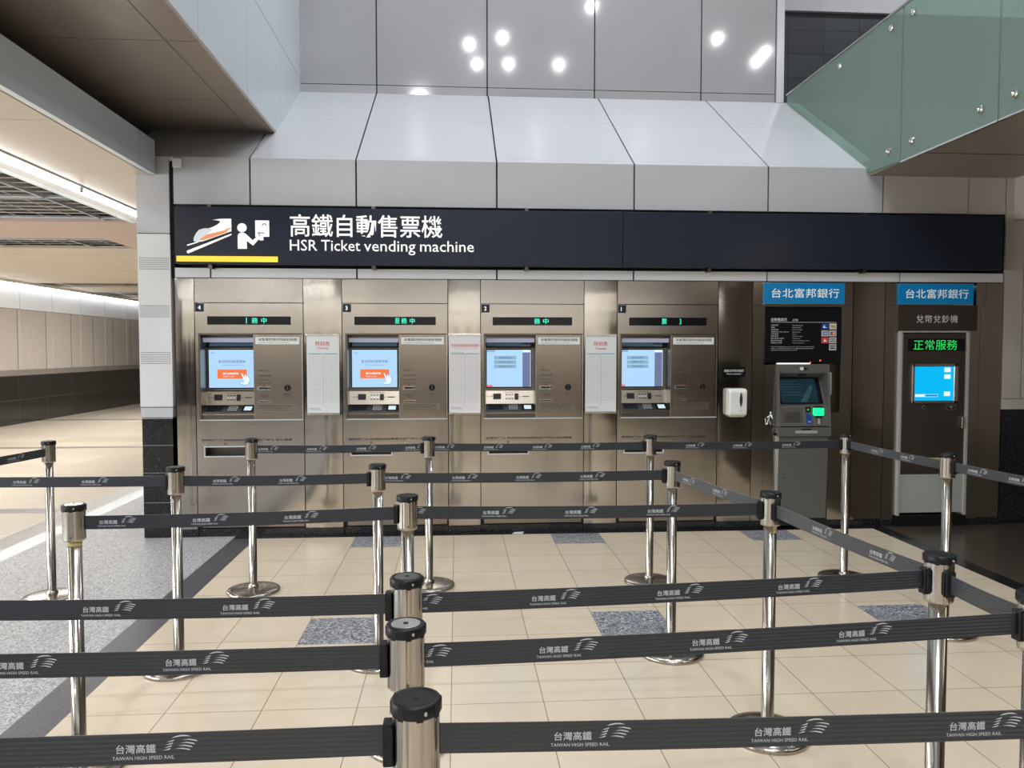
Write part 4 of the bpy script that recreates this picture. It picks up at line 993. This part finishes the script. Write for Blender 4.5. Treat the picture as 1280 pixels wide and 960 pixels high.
def belt(a, b, label, prints, clip='b', sag=0.006, clipside=None):
    (x0, y0, _), (x1, y1, _) = posts[a], posts[b]
    L = math.hypot(x1 - x0, y1 - y0); dx, dy = (x1 - x0) / L, (y1 - y0) / L
    s_a, s_b = 0.038, L - 0.038
    f = lambda s: -4 * sag * (s / L) * (1 - s / L)
    m = MB(); n = 28; vs = []; fs = []; th = 0.0009
    for i in range(n + 1):
        s = s_a + (s_b - s_a) * i / n
        vs += [(s, -th, f(s) - BW / 2), (s, -th, f(s) + BW / 2), (s, th, f(s) + BW / 2), (s, th, f(s) - BW / 2)]
    for i in range(n):
        k = i * 4; fs += [(k, k + 4, k + 5, k + 1), (k + 1, k + 5, k + 6, k + 2), (k + 2, k + 6, k + 7, k + 3), (k + 3, k + 7, k + 4, k)]
    fs += [(0, 1, 2, 3), (n * 4 + 3, n * 4 + 2, n * 4 + 1, n * 4)]
    m.add(vs, fs, 'belt')
    fm = lambda u, v: (u, -th - 0.0004, v + f(u))
    for p in prints:
        # s of the print: intersection of the viewing direction with the belt's line
        r = ray(p, 600); D = Vector((r.x, r.y)); A = Vector((x0, y0)); d = Vector((dx, dy))
        cr = D.x * d.y - D.y * d.x; s = (A.x * D.y - A.y * D.x) / cr if abs(cr) > 1e-9 else 0
        if s + 0.14 < s_b + 0.02:
            q = MB(); belt_logo(q, fm, s)
            m.add(q.v, [fc for fc in q.f if min(q.v[i][0] for i in fc) > s_a], 'belt_print')
    o = m.build('retractable_belt', loc=(x0, y0, BZ), rot=(0, 0, math.atan2(dy, dx)))
    tag(o, label, 'belt', 'printed queue belts')
    m = MB()
    e = (L - 0.055, L - 0.037) if clip == 'b' else (0.037, 0.055)
    m.box(e[0], e[1], -0.014, 0.014, -0.042, 0.032, 'black'); m.box(e[0] + 0.006 * (clip == 'b'), e[1] + 0.0 - 0.006 * (clip != 'b'), -0.019, 0.019, -0.036, 0.028, 'black')
    m.build('belt_clip', o, bevel=0.003)
    return o


belt('X', 'A', 'belt running from the far left post toward the viewer past the left edge', [9, 40], 'a')
belt('B', 'C', 'back row belt in front of machines 4 and 3', [322, 383, 445, 506], 'b')
belt('C', 'D', 'back row belt in front of machine 2 ending before machine 1', [543, 604, 665, 725], 'b')
belt('D', 'E', 'back row belt crossing before the sanitizer and the cash machine', [856, 915, 976], 'b')
belt('E', 'F', 'pale looking belt slanting down before the exchange machine', [1088, 1125], 'a')
belt('F', 'Y', 'belt leaving the picture at right from the post before the exchange machine', [1209, 1260], 'a')
belt('W', 'H', 'second row belt from the left edge to the post beside the column', [15, 101], 'b')
belt('H', 'I', 'second row belt crossing before machine 4', [265, 348], 'b')
belt('I', 'J', 'second row belt crossing before machines 3 to 1', [480, 564, 644, 724], 'b')
belt('J', 'K', 'pale looking belt from the second row corner post to the post with the yellow sticker', [853, 891], 'b')
belt('K', 'L', 'pale ribbed belt from the yellow sticker post to the double clip post', [1016, 1088], 'a')
belt('L', 'M', 'short pale belt between the double clip post and the right edge', [], 'a')
belt('N', 'O', 'third row belt left of the centre post', [121, 238, 353], 'b')
belt('O', 'K', 'third row belt right of the centre post up to the yellow sticker post', [489, 602, 705, 808], 'b')
belt('S', 'P', 'fourth row belt left of the centre posts', [97, 273], 'b')
belt('P', 'L', 'fourth row belt right of the centre posts', [485, 662, 820, 972], 'b')
belt('T', 'Q', 'fifth row belt left of the centre posts, second nearest the viewer', [-20, 199], 'b')
belt('Q', 'M', 'fifth row belt right of the centre posts, second nearest the viewer', [482, 671, 864, 1049], 'b')
belt('U', 'R', 'nearest belt left of the nearest post', [133], 'b')
belt('R', 'V', 'nearest belt right of the nearest post', [689, 943, 1190], 'b')

# ------------------------------------------------------------------ scrap of paper by the wall
m = MB(); vs = [(-0.055, -0.03, 0.001), (0.035, -0.035, 0.001), (0.055, 0.03, 0.006), (-0.03, 0.03, 0.003)]
m.add(vs + [(x, y, z + 0.0012) for x, y, z in vs], [(3, 2, 1, 0), (4, 5, 6, 7), (0, 1, 5, 4), (1, 2, 6, 5), (2, 3, 7, 6), (3, 0, 4, 7)], 'paper')
tag(m.build('paper_scrap', loc=(0.53, 6.78, 0.0)), 'small white paper scrap on the black floor edge below machine 2', 'paper')
